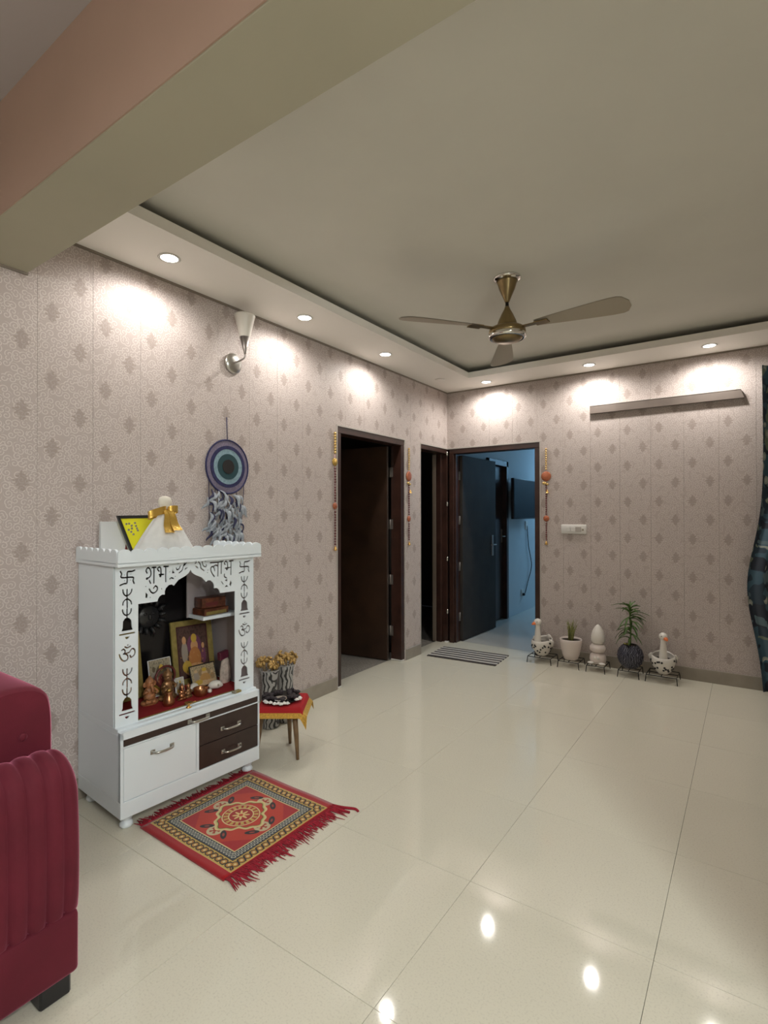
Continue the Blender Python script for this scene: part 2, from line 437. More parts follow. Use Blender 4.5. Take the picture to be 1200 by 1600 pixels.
M['teal'] = mat('pale_teal_yarn', (.22,.33,.38), .7, noise=.2, nscale=80)
M['petrol'] = mat('petrol_yarn', (.012,.05,.06), .7)
M['pupil'] = mat('black_brown_yarn', (.012,.009,.008), .7)
M['feather'] = mat('grey_feather', (.33,.36,.40), .8, noise=.35, nscale=50)
M['featherd'] = mat('navy_feather', (.03,.03,.08), .8, noise=.3, nscale=50)
M['terracotta'] = mat('orange_medallion', (.42,.13,.06), .4, .2, noise=.3, nscale=150)
M['goldmed'] = mat('gold_medallion', (.62,.40,.10), .3, .6, noise=.3, nscale=150)
M['darkbead'] = mat('maroon_bead', (.12,.02,.02), .35)
M['goldbead'] = mat('gold_bead', (.66,.46,.16), .3, .6)
M['pinkthread'] = mat('pink_thread', (.45,.22,.22), .8)
M['batten'] = mat('shaded_batten', (.16,.13,.11), .5, noise=.12, nscale=8)  # front face darkened: its shade under the downlight is in the colour
M['matdark'] = mat('charcoal_stripe', (.055,.045,.042), .9, bump=.4, bscale=300)
M['matlight'] = mat('pale_stripe', (.52,.49,.44), .9, bump=.4, bscale=300)
M['curtain'] = m_curtain()
M['bluewall'] = mat('bedroom_paint', (.62,.66,.68), .7)
M['bluefloor'] = mat('bedroom_tile', (.55,.53,.48), .16)
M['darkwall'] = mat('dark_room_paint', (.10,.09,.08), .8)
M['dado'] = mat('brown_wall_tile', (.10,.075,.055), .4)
M['screen'] = mat('tv_screen', (.004,.006,.010), .5, spec=.15)
M['tube'] = mat('bedroom_tube', (.8,.9,1), .3, emit=(.35,.68,1.0), es=6)
M['granite'] = mat('threshold_stone', (.30,.28,.25), .25, noise=.2, nscale=60)

# ================================================================== SETTING
def spot(name, x, y, z, power, parent=None, size=None, col=WARM, rad=.035):
    l = bpy.data.lights.new(name, 'SPOT'); l.energy = power; l.color = col; l.spot_size = R(size or SPOT_SIZE); l.spot_blend = SPOT_BLEND; l.shadow_soft_size = rad
    o = bpy.data.objects.new(name, l); COL.objects.link(o); o.location = (x, y, z)
    if parent: o.parent = parent
    return o

# ---- floor with separate tiles
fl = struct('floor', MB().box((-.10, -8.6, -.12), (4.27, .13, -.010)), M['grout'])
TX0, TY0, TS = -.041, -.154, .6
g = .0006
cache = {}
for i in range(8):
    for j in range(-14, 1):
        if i > 5 and j > -7: continue
        x0 = TX0+i*TS; y0 = TY0+j*TS; x1 = x0+TS; y1 = min(y0+TS, .12)
        x0c = max(x0, 0.0) if y0 < -3 or True else x0
        x1c = min(x1, XR if j > -7 else 4.27)
        if j == -14: continue
        key = (round(x1c-x0c, 4), round(y1-y0, 4))
        if key not in cache:
            a, b_ = key
            cache[key] = MB().box((g, g, -.010), (a-g, b_-g, 0.), .0006).mesh('floor_tile', M['tile'])
        link('floor_tile', cache[key], fl, loc=(x0c, y0, 0))
# strips of floor inside the two left openings
tl = MB().box((-.125, -1.795, -.010), (0, -.834, -.0005)).box((-.125, -.547, -.010), (0, .03, -.0005))
tl.obj('threshold', M['tile'], fl)

# ---- left wall (with the two openings) and its panels
DA0, DA1, DB0, DT = -1.795, -.834, -.547, 2.022
wl = MB()
for (y0, y1, z0, z1) in ((-8.6, BY1, 0, 2.9), (BY1, DA0, 0, 2.9), (DA0, DA1, DT, 2.9), (DA1, DB0, 0, 2.9), (DB0, .0, DT, 2.9)):
    wl.box((-.125, y0, z0), (-.008, y1, z1))
wall_left = struct('wall_left', wl, M['plaster'])
def panel(parent, axis, a0, a1, z0, z1, s0, s1, ustart, vstart):
    """one wall panel strip; chamfered only at a real seam"""
    c = .0008; pts = []
    if s0: pts += [(a0+.0002, -.002), (a0+c, 0.)]
    else: pts += [(a0, 0.)]
    if s1: pts += [(a1-c, 0.), (a1-.0002, -.002)]
    else: pts += [(a1, 0.)]
    prof = [(a0+.0003 if s0 else a0, -.008)]+pts+[(a1-.0003 if s1 else a1, -.008)]
    n = len(prof); vs = []; fs = []
    for z in (z0, z1):
        for a, dd in prof:
            vs.append((dd, a, z) if axis == 'L' else (a, -dd, z))
    for i in range(n):
        k = (i+1) % n
        f = (i, k, n+k, n+i)
        fs.append(f if axis == 'B' else f[::-1])
    top = tuple(range(n, 2*n)); bot = tuple(reversed(range(n)))
    fs += [top, bot] if axis == 'B' else [top[::-1], bot[::-1]]
    mb = MB().add(vs, fs)
    ca = 1 if axis == 'L' else 0
    return mb.obj('wall_panel', M['wallpaper'], parent, uvf=lambda p: (p[ca]-ustart, p[2]-vstart))
def cut_panels(parent, axis, edges, openings, ztop, vstart):
    for e0, e1, cap0, cap1 in edges:
        cuts = sorted({e0, e1} | {c for o in openings for c in o[:2] if e0 < c < e1} | ({BY0, BY1} & {b for b in (BY0, BY1) if e0 < b < e1} if axis == 'L' else set()))
        for a, b in zip(cuts[:-1], cuts[1:]):
            if b-a < .004: continue
            mid = (a+b)/2; z0 = 0.
            for o in openings:
                if o[0] < mid < o[1]: z0 = o[2]
            panel(parent, axis, a, b, z0, ztop(mid), a == e0 and cap0, b == e1 and cap1, e0, vstart)
edges = [(-PW*(k+1), -PW*k, True, k > 0) for k in range(0, 26)]
cut_panels(wall_left, 'L', edges, [(DA0, DA1, DT), (DB0, .01, DT)], lambda y: H if y > BY1 else (BZ if y > BY0 else 2.8), 1.95)

# ---- back wall
DC0, DC1 = .02, .98
wb = MB()
for (x0, x1, z0, z1) in ((-.125, DC0, DT, 2.9), (DC0, DC1, DT, 2.9), (DC1, XR+.12, 0, 2.9)):
    wb.box((x0, .008, z0), (x1, .125, z1))
wall_back = struct('wall_back', wb, M['plaster'])
e0 = .956-PW*3
edges = [(0., e0, False, True)] if e0 > .01 else []
k = 0
while e0+PW*k < XR: edges.append((e0+PW*k, min(e0+PW*(k+1), XR), True, e0+PW*(k+1) < XR)); k += 1
cut_panels(wall_back, 'B', edges, [(-.01, DC1, DT)], lambda x: H, 2.065)
# ---- right wall, near wall (both out of the picture)
struct('wall_right', MB().box((XR, BY1, 0), (XR+.12, .008, 2.9)).box((4.27, -8.6, 0), (4.39, BY1, 2.9)).box((XR+.12, BY1-.12, 0), (4.39, BY1, 2.9)), M['plaster'])
struct('wall_near', MB().box((-.125, -8.72, 0), (4.39, -8.6, 2.9)), M['plaster'])
# pier carrying the beam on the right
struct('wall_pier', MB().box((XR-.03, BY0, 0), (XR+.12, BY1, BZ), .004), M['plaster'])
# ---- ceilings, beam
struct('ceiling', MB().box((-.12, BY1, ZC), (XR+.12, .12, ZC+.1)), M['ceil'])
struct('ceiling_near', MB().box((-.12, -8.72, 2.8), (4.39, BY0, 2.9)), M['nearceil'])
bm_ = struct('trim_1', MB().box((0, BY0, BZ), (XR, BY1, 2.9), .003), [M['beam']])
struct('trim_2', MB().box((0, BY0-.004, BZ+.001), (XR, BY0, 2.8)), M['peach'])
# dropped border: board and upstand lip, open cove behind
BW = .452
bd = MB()
bd.box((0, BY1, H), (BW, -.0, H+.014)); bd.box((BW, -.428, H), (XR-BW, 0, H+.014)); bd.box((XR-BW, BY1, H), (XR, 0, H+.014))
struct('trim_3', bd, M['border'])
lp = MB()
lp.box((BW-.014, BY1, H+.014), (BW, -.428+.014, H+.053)); lp.box((BW, -.428, H+.014), (XR-BW, -.428+.014, H+.053)); lp.box((XR-BW, BY1, H+.014), (XR-BW+.014, -.428+.014, H+.053))
struct('trim_4', lp, M['border'])
# thin cornice between panels and border
cn = MB()
cn.box((0, BY1, H-.011), (.010, -.010, H)); cn.box((0, -.010, H-.011), (XR, 0, H))
cn.box((0, BY0, BZ-.010), (.009, BY1, BZ))
struct('trim_5', cn, M['cornice'])
# ---- skirting
SK = .10
for nm, segs in (('baseboard_left', [(-8.6, DA0-.012), (DA1+.012, DB0-.010)]),):
    b = MB()
    for y0, y1 in segs: b.box((0, y0, 0), (.011, y1, SK), .0015)
    struct(nm, b, M['skirt'])
struct('baseboard_back', MB().box((DC1+.012, -.011, 0), (XR, 0, SK), .0015), M['skirt'])

# ---- rooms behind the openings
rm = MB()
rm.box((-2.3, -2.4, -.12), (-.125, -.62, -.01)).box((-2.3, -2.5, 0), (-.125, -2.4, 2.6)).box((-2.4, -2.5, 0), (-2.3, 1.9, 2.6)).box((-2.3, -.66, 0), (-.125, -.62, 2.6)).box((-2.4, -2.5, 2.6), (-.125, 1.9, 2.7)).box((-2.3, 1.8, 0), (-.10, 1.9, 2.6))
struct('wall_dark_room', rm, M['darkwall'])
rb = MB().box((-2.3, -.62, -.12), (-.125, 1.8, -.01))
struct('floor_dark_room', rb, M['granite'])
fA = MB().box((-2.3, -2.4, -.01), (-.125, -.66, -.0006)); struct('floor_side_room', fA, M['granite'])
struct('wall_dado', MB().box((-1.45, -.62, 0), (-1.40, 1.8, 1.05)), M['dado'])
BX = .03
bw = MB()
bw.box((-.095, .125, 0), (BX, .93, 2.615)).box((-.095, 1.60, 0), (BX, 4.1, 2.615)).box((-.095, .93, 2.02), (BX, 1.60, 2.615))
struct('wall_bedroom_left', bw, M['bluewall'])
struct('wall_bedroom_far', MB().box((-.1, 4.0, 0), (3.6, 4.1, 2.615)).box((3.5, .125, 0), (3.6, 4.1, 2.615)), M['bluewall'])
struct('ceiling_bedroom', MB().box((-.1, .125, 2.615), (3.6, 4.1, 2.7)), M['bluewall'])
struct('floor_bedroom', MB().box((-.1, .125, -.12), (3.6, 4.1, -.0005)), M['bluefloor'])

# ================================================================== DOORS
def frame_parts(parent, axis, a0, a1, depth0, depth1, top, fw, mt, bead=True, sides=(1, 1)):
    """jambs and head of a door frame. axis 'L': opening along y in the left wall, 'B': along x in the back wall"""
    def bx(p, q, bev=.003):
        mb = MB()
        if axis == 'L': mb.box((depth0, p[0], p[1]), (depth1, q[0], q[1]), bev)
        else: mb.box((p[0], -depth1, p[1]), (q[0], -depth0, q[1]), bev)
        return mb
    if sides[0]: bx((a0, 0), (a0+fw, top-fw)).obj('jamb', mt, parent)
    if sides[1]: bx((a1-fw, 0), (a1, top-fw)).obj('jamb', mt, parent)
    bx((a0, top-fw), (a1, top)).obj('head', mt, parent)
def hinges(parent, fn, zs, mt=None):
    for z in zs:
        x, y, ax = fn
        mb = MB()
        mb.lathe([(.006,-.045),(.006,.045)], (x, y, z), 10)
        if ax == 'x': mb.box((x-.03, y-.001, z-.045), (x+.03, y+.001, z+.045))
        else: mb.box((x-.001, y-.03, z-.045), (x+.001, y+.03, z+.045))
        mb.obj('hinge', mt or M['hinge'], parent)
# door 1: open brown leaf into the dark room
d1 = link('door_1', None, kind='structure')
frame_parts(d1, 'L', DA0, DA1, -.118, -.004, DT, .05, M['wood'])
eb = MB(); eb.box((0, DA0-.012, 0), (.004, DA0, DT+.012)).box((0, DA1, 0), (.004, DA1+.012, DT+.012)).box((0, DA0, DT), (.004, DA1, DT+.012)); eb.obj('edge_bead', M['trimgrey'], d1)
# the leaf swings inward, hinged on the far jamb
lf = MB(); a = math.atan2(-1.018+.955, -.519)
ML = T(-.128, -.888-.02, 0) @ Matrix.Rotation(math.pi+R(7.5), 4, 'Z')
lf.box((0, -.002, .008), (.83, .034, 1.965), .002, M=ML)
leaf = lf.obj('door_leaf', M['leafwood'], d1)
MB().box((-.0012, .010, .008), (.0, .020, 1.965), M=ML).obj('leaf_edge', M['hinge'], leaf)
hinges(d1, (-.122, -.889, 'x'), (1.73, 1.25, .74, .27))
sh = MB(); sh.box((-.118, DA1-.052, 0), (-.002, DA1-.003, .014), .003).box((-.060, DA0+.003, 0), (-.002, DA0+.052, .014), .003); sh.obj('frame_shoe', M['white'], d1)
# door 2: narrow opening beside the corner
d2 = link('door_2', None, kind='structure')
frame_parts(d2, 'L', DB0, .050, -.118, -.004, DT, .045, M['wood'], sides=(0, 1))
MB().box((-.118, -.03, 0), (-.06, .006, DT-.045), .004).obj('stop_bead', M['wood'], d2)
MB().box((-.165, -.03, 0), (-.121, .05, DT-.045), .003).obj('leaf_edge', mat('pale_brown_edge', (.20,.155,.12), .5), d2)
eb = MB(); eb.box((0, DB0-.010, 0), (.004, DB0, DT+.012)).box((0, DB0, DT), (.004, 0, DT+.012)); eb.obj('edge_bead', M['trimgrey'], d2)
for z in (1.975, 1.45, .875, .325): MB().lathe([(.005,-.026),(.012,-.014),(.012,.014),(.005,.026)], (.004, -.012, z), 12).obj('hinge_knuckle', M['chrome'], d2)
MB().box((-.03, -.02, 0), (0.01, .02, .012), .003).obj('frame_shoe', M['white'], d2)
# door 3: the bedroom door, leaf swung inside
d3 = link('door_3', None, kind='structure')
frame_parts(d3, 'B', DC0, DC1, -.118, -.004, DT, .05, M['wood'])
MB().box((DC0+.050, .03, 0), (DC0+.066, .118, DT-.05), .003).obj('stop_bead', M['wood'], d3)
eb = MB(); eb.box((DC1, -.004, 0), (DC1+.012, 0, DT+.012)).box((0, -.004, DT), (DC1, 0, DT+.012)); eb.obj('edge_bead', M['trimgrey'], d3)
ML = T(.078, .128, 0) @ RZ(88.0)
leaf = MB().box((0, -.036, .008), (.815, 0, 1.965), .002, M=ML).obj('door_leaf', M['leafgrey'], d3)
MB().box((.70, -.044, .86), (.745, -.036, 1.10), .003, M=ML).tube([Vector((.722,-.044,.99)), Vector((.722,-.085,.99)), Vector((.60,-.085,.99))], .008, 10, M=ML).obj('handle', M['hinge'], leaf)
hinges(d3, (.086, .118, 'y'), (1.748, 1.278, .789, .26))
# door 4 inside the bedroom's side wall
d4 = link('door_4', None, kind='structure')
for p, q in (((BX-.09, .93, 0), (BX+.016, .995, 2.02)), ((BX-.09, 1.535, 0), (BX+.016, 1.60, 2.02)), ((BX-.09, .93, 1.95), (BX+.016, 1.60, 2.02))):
    MB().box(p, q, .004).obj('frame_member', M['wood'], d4)
l4 = MB().box((BX-.075, .995, .01), (BX-.04, 1.535, 1.95), .003).obj('door_leaf', M['wood'], d4)
MB().box((BX-.040, 1.48, .98), (BX-.036, 1.515, 1.15)).tube([(BX-.036,1.50,1.06),(BX+.005,1.50,1.06),(BX+.005,1.43,1.06)], .007, 8).obj('handle', M['steel'], l4)

# ================================================================== BEDROOM THINGS
tv = thing('television', 'black flat television on a wall bracket seen through the bedroom doorway', 'television', (BX, 1.86, 1.54))
b = MB().box((.085, -.36, -.26), (.125, .46, .265), .006, 2); b.obj('casing', M['black'], tv)
MB().box((.1255, -.35, -.245), (.1275, .45, .255)).obj('screen', M['screen'], tv)
MB().box((0, -.12, -.15), (.03, .12, .15), .004).box((.03, -.03, -.05), (.086, .03, .05)).obj('bracket', M['black'], tv)
c = MB().tube(smooth_path([(BX+.012, 2.30, 1.18), (BX+.02, 2.33, .9), (BX+.03, 2.42, .62), (BX+.02, 2.30, .40), (BX+.03, 2.16, .26)]), .006, 8)
c.obj('power_cable', M['black'], label='black power cable drooping down the bedroom wall below the television', cat='cable')
MB().box((BX, 2.24, 1.13), (BX+.012, 2.33, 1.25), .003).obj('switch_box', M['white'], label='small white switch box on the bedroom wall under the television', cat='switch')
s = thing('wall_socket', 'white wall socket with black plug low on the bedroom wall', 'socket', (BX, 2.12, .25))
MB().box((0, -.045, -.03), (.012, .045, .065), .004).obj('plate', M['white'], s); MB().box((.012, -.02, -.025), (.04, .02, .01), .004).obj('plug', M['black'], s)
tb = thing('tube_light', 'bluish tube light on the bedroom ceiling', 'lamp', (.95, 3.6, 2.54))
MB().box((-.6, -.03, .03), (.6, .03, .0745), .004).obj('batten', M['white'], tb); MB().lathe([(.013,-.58),(.013,.58)], M=RY(90), seg=12).obj('tube', M['tube'], tb)
l = bpy.data.lights.new('bedroom_tube', 'AREA'); l.shape = 'RECTANGLE'; l.size = 1.2; l.size_y = .05; l.energy = P_BLUE; l.color = (.33,.66,1.0)
lo = bpy.data.objects.new('bedroom_tube', l); COL.objects.link(lo); lo.location = (0, 0, -.02); lo.parent = tb

# ================================================================== CEILING THINGS
dl_spots = [((.241, -3.38), 'recessed downlight in the left border nearest the beam'), ((.243, -2.414), 'recessed downlight in the left border beyond the wall lamp'),
            ((.230, -1.475), 'recessed downlight in the left border above the brown door'), ((.53, -.20), 'recessed downlight in the far border nearest the corner'),
            ((1.485, -.232), 'recessed downlight in the far border, middle of three'), ((2.36, -.241), 'recessed downlight in the far border above the wall batten\'s right end')]
hid = [((XR-.24, -3.38), 'recessed downlight of the right border near the beam'), ((XR-.24, -2.41), 'recessed downlight of the right border, middle'), ((XR-.24, -1.45), 'recessed downlight of the right border near the curtain')]
dlm = {}
def downlight(x, y, z, label, power, size=None, col=None):
    t = thing('downlight', label, 'downlight', (x, y, z), 0, 'recessed ceiling downlights')
    if 'r' not in dlm:
        dlm['r'] = MB().lathe([(.040,.0),(.052,-.001),(.054,-.003),(.050,-.006),(.041,-.004)], seg=28, cap=False).mesh('trim_ring', M['white'])
        dlm['l'] = MB().lathe([(.0405,-.0005),(.0405,-.003),(.03,-.0045),(.001,-.005)], seg=28).mesh('lens', M['bulb'])
    link('trim_ring', dlm['r'], t); link('lens', dlm['l'], t)
    spot('downlight_beam', 0, 0, -.02, power, t, size, col or WARM)
for k, ((x, y), lb) in enumerate(dl_spots): downlight(x, y, H, lb, P_LEFT if k < 3 else P_BACK)
for (x, y), lb in hid: downlight(x, y, H, lb, P_RIGHT)
for (x, y), lb, pw in (((.95, -5.6), 'recessed downlight over the sofa', P_NEAR1), ((2.45, -5.5), 'recessed downlight behind the camera', P_NEAR2), ((1.6, -7.2), 'recessed downlight at the back of the sofa area', P_NEAR3),
                           ((4.02, -4.98), 'recessed downlight at the far right of the sofa area', P_DOWN)):
    downlight(x, y, 2.8, lb, pw, None, COOL)
lb_ = thing('fill_bulb_holder', 'added unseen fill bulb in a holder on the right wall of the sofa area', 'lamp', (4.27, -5.20, 2.15))  # made-up lamp out of view, added to brighten the ceiling
MB().lathe([(.045,0),(.045,.012),(.028,.02),(.024,.045),(.020,.05)], M=RY(-90), seg=20).obj('holder', M['white'], lb_)
MB().lathe([(.016,.045),(.026,.07),(.034,.09),(.032,.112),(.018,.126),(.001,.13)], M=RY(-90), seg=20).obj('bulb', M['bulb'], lb_)
l = bpy.data.lights.new('fill_bulb_glow', 'POINT'); l.energy = P_FILL; l.color = COOL; l.shadow_soft_size = .05
lo = bpy.data.objects.new('fill_bulb_glow', l); COL.objects.link(lo); lo.location = (-.19, 0, 0); lo.parent = lb_
MB().lathe([(.001,.0),(.045,.0),(.047,-.003),(.044,-.006),(.001,-.006)], seg=28, cap=False).obj('blank_cover', M['border'], label='round blank cover plate flush in the border near the corner', cat='cover plate', loc=(.205, -.53, H))

# ---- fan
fx, fy = 1.45, -1.996
fan = thing('ceiling_fan', 'bronze ceiling fan with three blades hanging from the main ceiling', 'fan', (fx, fy, ZC))
MB().lathe([(.001,0),(.078,0),(.080,-.008),(.074,-.014),(.062,-.020)], seg=32, cap=False).obj('canopy_ring', M['chrome'], fan)
MB().lathe([(.062,-.018),(.056,-.03),(.044,-.07),(.026,-.11),(.016,-.135),(.012,-.145)], seg=28).obj('canopy', M['bronze'], fan)
MB().lathe([(.010,-.14),(.010,-.19)], seg=16).obj('downrod', M['wire'], fan)
MB().lathe([(.012,-.168),(.018,-.185),(.034,-.215),(.050,-.25),(.058,-.275),(.060,-.29),(.095,-.295),(.104,-.305),(.106,-.32),(.104,-.332)], seg=36).obj('motor_housing', M['bronze'], fan)
MB().lathe([(.104,-.330),(.108,-.338),(.105,-.352),(.092,-.358),(.086,-.352)], seg=36, cap=False).obj('trim_ring', M['chrome'], fan)
MB().lathe([(.090,-.345),(.088,-.356),(.070,-.368),(.001,-.374)], seg=36).obj('bottom_cover', M['bronze'], fan)
bl = MB()
def blade_fn(sx, sy):
    x = .17+sx*.50; wid = .052+.10*min(1, sx*1.25)**.8
    if sx > .9: wid *= math.sqrt(max(.02, 1-((sx-.9)/.1)**2*.9))
    y = (sy-.5)*wid; return (x, y, -.018*sx-y*.22)
bl.grid(blade_fn, 22, 5)
bl2 = [(p[0], p[1], p[2]-.003) for p in bl.v]; o = len(bl.v)
bl.add(bl2, [tuple(reversed([i for i in f])) for f in bl.f[:]], True)
br = MB().box((.085, -.018, -.008), (.20, .018, -.003), .002).box((.17, -.03, -.011), (.25, .03, -.005), .002)
mb_, mbr = bl.mesh('blade', M['blade']), br.mesh('blade_bracket', M['bronze'])
for an in (-125, -5, 115):
    o = link('blade', mb_, fan, loc=(0, 0, -.300), rotz=R(an)); link('blade_bracket', mbr, o)

# ================================================================== WALL THINGS
bt = thing('wall_batten', 'long slim grey-brown batten fixed high on the far wall', 'batten', (1.443, 0, 2.232))
Mp = Matrix(((1,0,0,0),(0,0,-1,0),(0,1,0,0),(0,0,0,1)))
MB().prism([(0,0),(1.133,0),(1.112,.066),(0,.066)], .0, .035, M=Mp).obj('body', M['batten'], bt)
MB().box((0, -.038, .066), (1.112, 0, .070)).obj('lit_top_lip', M['trimgrey'], bt)  # paler strip paints the downlight caught on the top edge
sw = thing('switch_plate', 'white modular switch plate on the far wall', 'switch', (1.292, 0, 1.203))
MB().box((-.112, -.012, -.042), (.112, 0, .042), .005, 2).obj('plate', M['white'], sw)
for x in (-.062, -.024): MB().box((x, -.0155, -.022), (x+.034, -.012, .022), .002).obj('rocker', M['white'], sw)
MB().box((.016, -.0145, -.022), (.068, -.012, .022), .002).lathe([(.004,0),(.004,.0005)], M=T(.03,-.0147,.006) @ RX(90), seg=8).obj('socket', M['trimgrey'], sw)
MB().box((.074, -.0145, -.012), (.09, -.012, .004)).obj('indicator', M['greydot'], sw)
MB().lathe([(.004,0),(.006,.002)], M=T(.0, -2.98, 1.62) @ RY(90), seg=8).obj('nail', M['wire'], label='tiny dark nail in the left wall beside the blue hoop', cat='nail')

# wall lamp
wlp = thing('wall_lamp', 'wall lamp with frosted cone shade on round steel plate', 'lamp', (0, -2.796, 2.265))
MB().lathe([(.062,0),(.062,.012),(.056,.020),(.030,.028),(.001,.030)], M=RY(90), seg=32).obj('wall_plate', M['steel'], wlp)
MB().tube(smooth_path([(.026, -.01, 0), (.06, -.004, .004), (.095, .002, .014), (.105, .006, .026), (.105, .008, .042)]), .0055, 10).obj('arm', M['hinge'], wlp)
TL = T(.105, .008, .035)
MB().lathe([(.005,0),(.008,.02),(.031,.110)], M=TL, seg=28).obj('metal_cone', M['hinge'], wlp)
MB().lathe([(.031,.110),(.058,.225),(.063,.238),(.060,.245),(.055,.240),(.030,.113)], M=TL, seg=28, cap=False).obj('shade', M['frost'], wlp)

# blue eye hoop with feathers
hp = thing('eye_hoop_hanging', 'blue eye woven hoop with grey and navy feathers hanging on the left wall', 'wall hanging', (0, -2.842, 1.628))
YZ = lambda x=0.: T(x, 0, 0) @ Matrix(((0,0,1,0),(1,0,0,0),(0,1,0,0),(0,0,0,1)))     # disc facing +x
def ring(r0, r1, x0, x1): return MB().lathe([(r0, x0), (r0, x1), (r1, x1), (r1, x0)][::-1], M=YZ(), seg=48, cap=False, smooth=False) if r0 > 0 else MB().lathe([(.0005, x0), (r1, x0), (r1, x1), (.0005, x1)], M=YZ(), seg=48, cap=False, smooth=False)
MB().tube([(.014, .155*math.cos(2*math.pi*i/48), .161*math.sin(2*math.pi*i/48)) for i in range(49)], .005, 8, cap=False).obj('hoop', M['navy'], hp)
ring(.118, .156, .010, .014).obj('outer_mesh', M['lilac'], hp); ring(.106, .126, .010, .020).obj('navy_ring', M['navy'], hp); ring(.075, .111, .010, .018).obj('pale_ring', M['teal'], hp); ring(.040, .077, .010, .020).obj('petrol_ring', M['petrol'], hp); ring(0, .043, .010, .022).obj('centre', M['pupil'], hp)
MB().tube([(.010, .0, .16), (.004, 0, .30)], .0028, 6).obj('string', M['navy'], hp)
def feather(L, wd, M_, bend=.02):
    mb = MB()
    def fn(a, b):
        w = wd*math.sin(math.pi*min(1, .08+a*.92))**.7*(1-.25*a)
        return (bend*math.sin(a*3)+.004*(1-abs(b*2-1)), (b-.5)*w*2+.012*math.sin(a*5), -L*a)
    mb.grid(fn, 9, 5); n = len(mb.v)
    mb.add([(p[0]-.002, p[1], p[2]) for p in mb.v], [tuple(reversed(f)) for f in mb.f], True)
    return mb.mesh('feather', M_)
fm = [feather(.090, .013, M['feather'], .012), feather(.075, .011, M['feather'], .02), feather(.085, .011, M['featherd'], .012), feather(.065, .008, M['featherd'], .02)]
rs = random.Random(3)
for i in range(95):
    z = -.140-.275*rs.random(); y = -.025+rs.uniform(-1, 1)*(.125-.18*(-z-.14)**1.3)
    me = fm[rs.choice([0, 0, 0, 1, 1, 1, 2, 3])]
    o = link('feather', me, hp, loc=(.010+.022*rs.random(), y, z)); o.rotation_euler = (rs.uniform(-.75, .75), rs.uniform(-.2, .1), rs.uniform(-.6, .6))
for y in (-.135, -.09, .0, .07, .125): MB().tube(smooth_path([(.012, y, -.158*math.sqrt(max(0, 1-(y/.158)**2))), (.014, y*.95-.005, -.25), (.012, y*.9-.01, -.36)]), .0018, 5).obj('cord', M['navy'], hp)

# beaded door hangings
def toran(name, label, loc, rotz, style):
    t = thing(name, label, 'door hanging', loc, rotz, 'beaded door hangings')
    # local: hangs along -z, faces -y, top at z=0
    def disc(r, y0, y1, z): return MB().lathe([(.001, 0), (r*.96, 0), (r, .003), (r*.9, .007), (r*.5, .009), (.001, .011)], M=T(0, -y0, z) @ RX(90), seg=24, cap=False)
    L = 0.995
    zb1, zb2 = (-.235, -.57) if style == 'gold' else (-.27, -.665)
    MB().tube([(0, -.006, 0), (0, -.006, -.88)], .0022, 6).obj('thread', M['pinkthread'], t)
    b1 = MB(); z = -.015
    while z > zb1+.055: b1.ball((0, -.009, z), .0105 if style == 'gold' else .009, seg=10, rings=6); z -= .021
    b1.obj('gold_beads', M['goldbead'], t)
    R1, R2 = (.030, .026) if style == 'gold' else (.046, .028)
    disc(R1, .004, 0, zb1).obj('medallion', M['goldmed'] if style == 'gold' else M['terracotta'], t, label='round gold medallion' if style == 'gold' else 'large orange medallion')
    disc(R2, .004, 0, zb2).obj('medallion', M['terracotta'], t, label='small orange medallion')
    for za, zb in ((zb1-R1-.012, zb2+R2+.008), (zb2-R2-.012, -.865)):
        b2 = MB().tube([(0, -.008, za), (0, -.008, zb)], .0016, 5); z = za-.008
        while z > zb: b2.ball((0, -.008, z), .0075, seg=8, rings=6); z -= .0205
        b2.obj('bead_strand', M['darkbead'], t)
    bell = lambda z, s: MB().lathe([(.003, .028), (.007, .024), (.009, .012), (.013, .003), (.017, -.002), (.015, -.002), (.008, .006)], (0, -.010, z), 16, M=None, cap=False).ball((0, -.010, z-.004), .004, seg=8, rings=6)
    bell(-.905, 1).obj('bell', M['brass'], t)
    if style != 'gold':
        mb = MB().lathe([(.003, .028), (.007, .024), (.009, .012), (.013, .003), (.017, -.002)], (.012, -.014, -.425), 16, cap=False); mb.obj('bell', M['brass'], t)
        MB().ball((-.016, -.012, -.335), .02, (1, .5, .7), seg=12, rings=8).ball((.012, -.012, -.345), .013, (1, .6, .8), seg=10, rings=6).obj('shell_bead', M['goldbead'], t)
    return t
toran('beaded_hanging', 'beaded hanging with gold medallion left of the brown door', (0.001, -1.832, 1.975), R(90), 'gold')
toran('beaded_hanging', 'beaded hanging with orange medallion between the two left doorways', (0.001, -.770, 1.965), R(90), 'orange')
toran('beaded_hanging', 'beaded hanging with orange medallion right of the bedroom door', (1.043, -.001, 1.965), 0, 'orange')

# curtain
def cur(u, v):
    z = .02+2.42*v
    xl = 2.685-.085*math.exp(-((z-.80)/.42)**2)-.02*math.sin(z*2.2)*(1-v)
    x = xl+u*(3.36-xl)
    return (x, -.115+.035*math.sin(u*34+.6*math.sin(z*2))*(.5+.5*(1-v*.4))-.02*math.exp(-((z-.8)/.5)**2)*(1-u), z)
cu = thing('curtain', 'dark teal floral curtain hanging at the right end of the far wall', 'curtain')
mb = MB().grid(cur, 90, 40)
fr = len(mb.f); mb.add([(p[0], p[1]+.003, p[2]) for p in mb.v], [tuple(reversed(f)) for f in mb.f], True)
mb.obj('fabric', M['curtain'], cu, uvf=lambda p: (p[0]*1.6+p[1]*1.2, p[2]))
MB().lathe([(.012,-.40),(.012,.40)], M=T(3.22, -.10, 2.46) @ RY(90), seg=12).box((2.90, -.10, 2.452), (2.92, 0, 2.468)).box((3.30, -.10, 2.452), (3.32, 0, 2.468)).obj('rod', M['hinge'], cu)

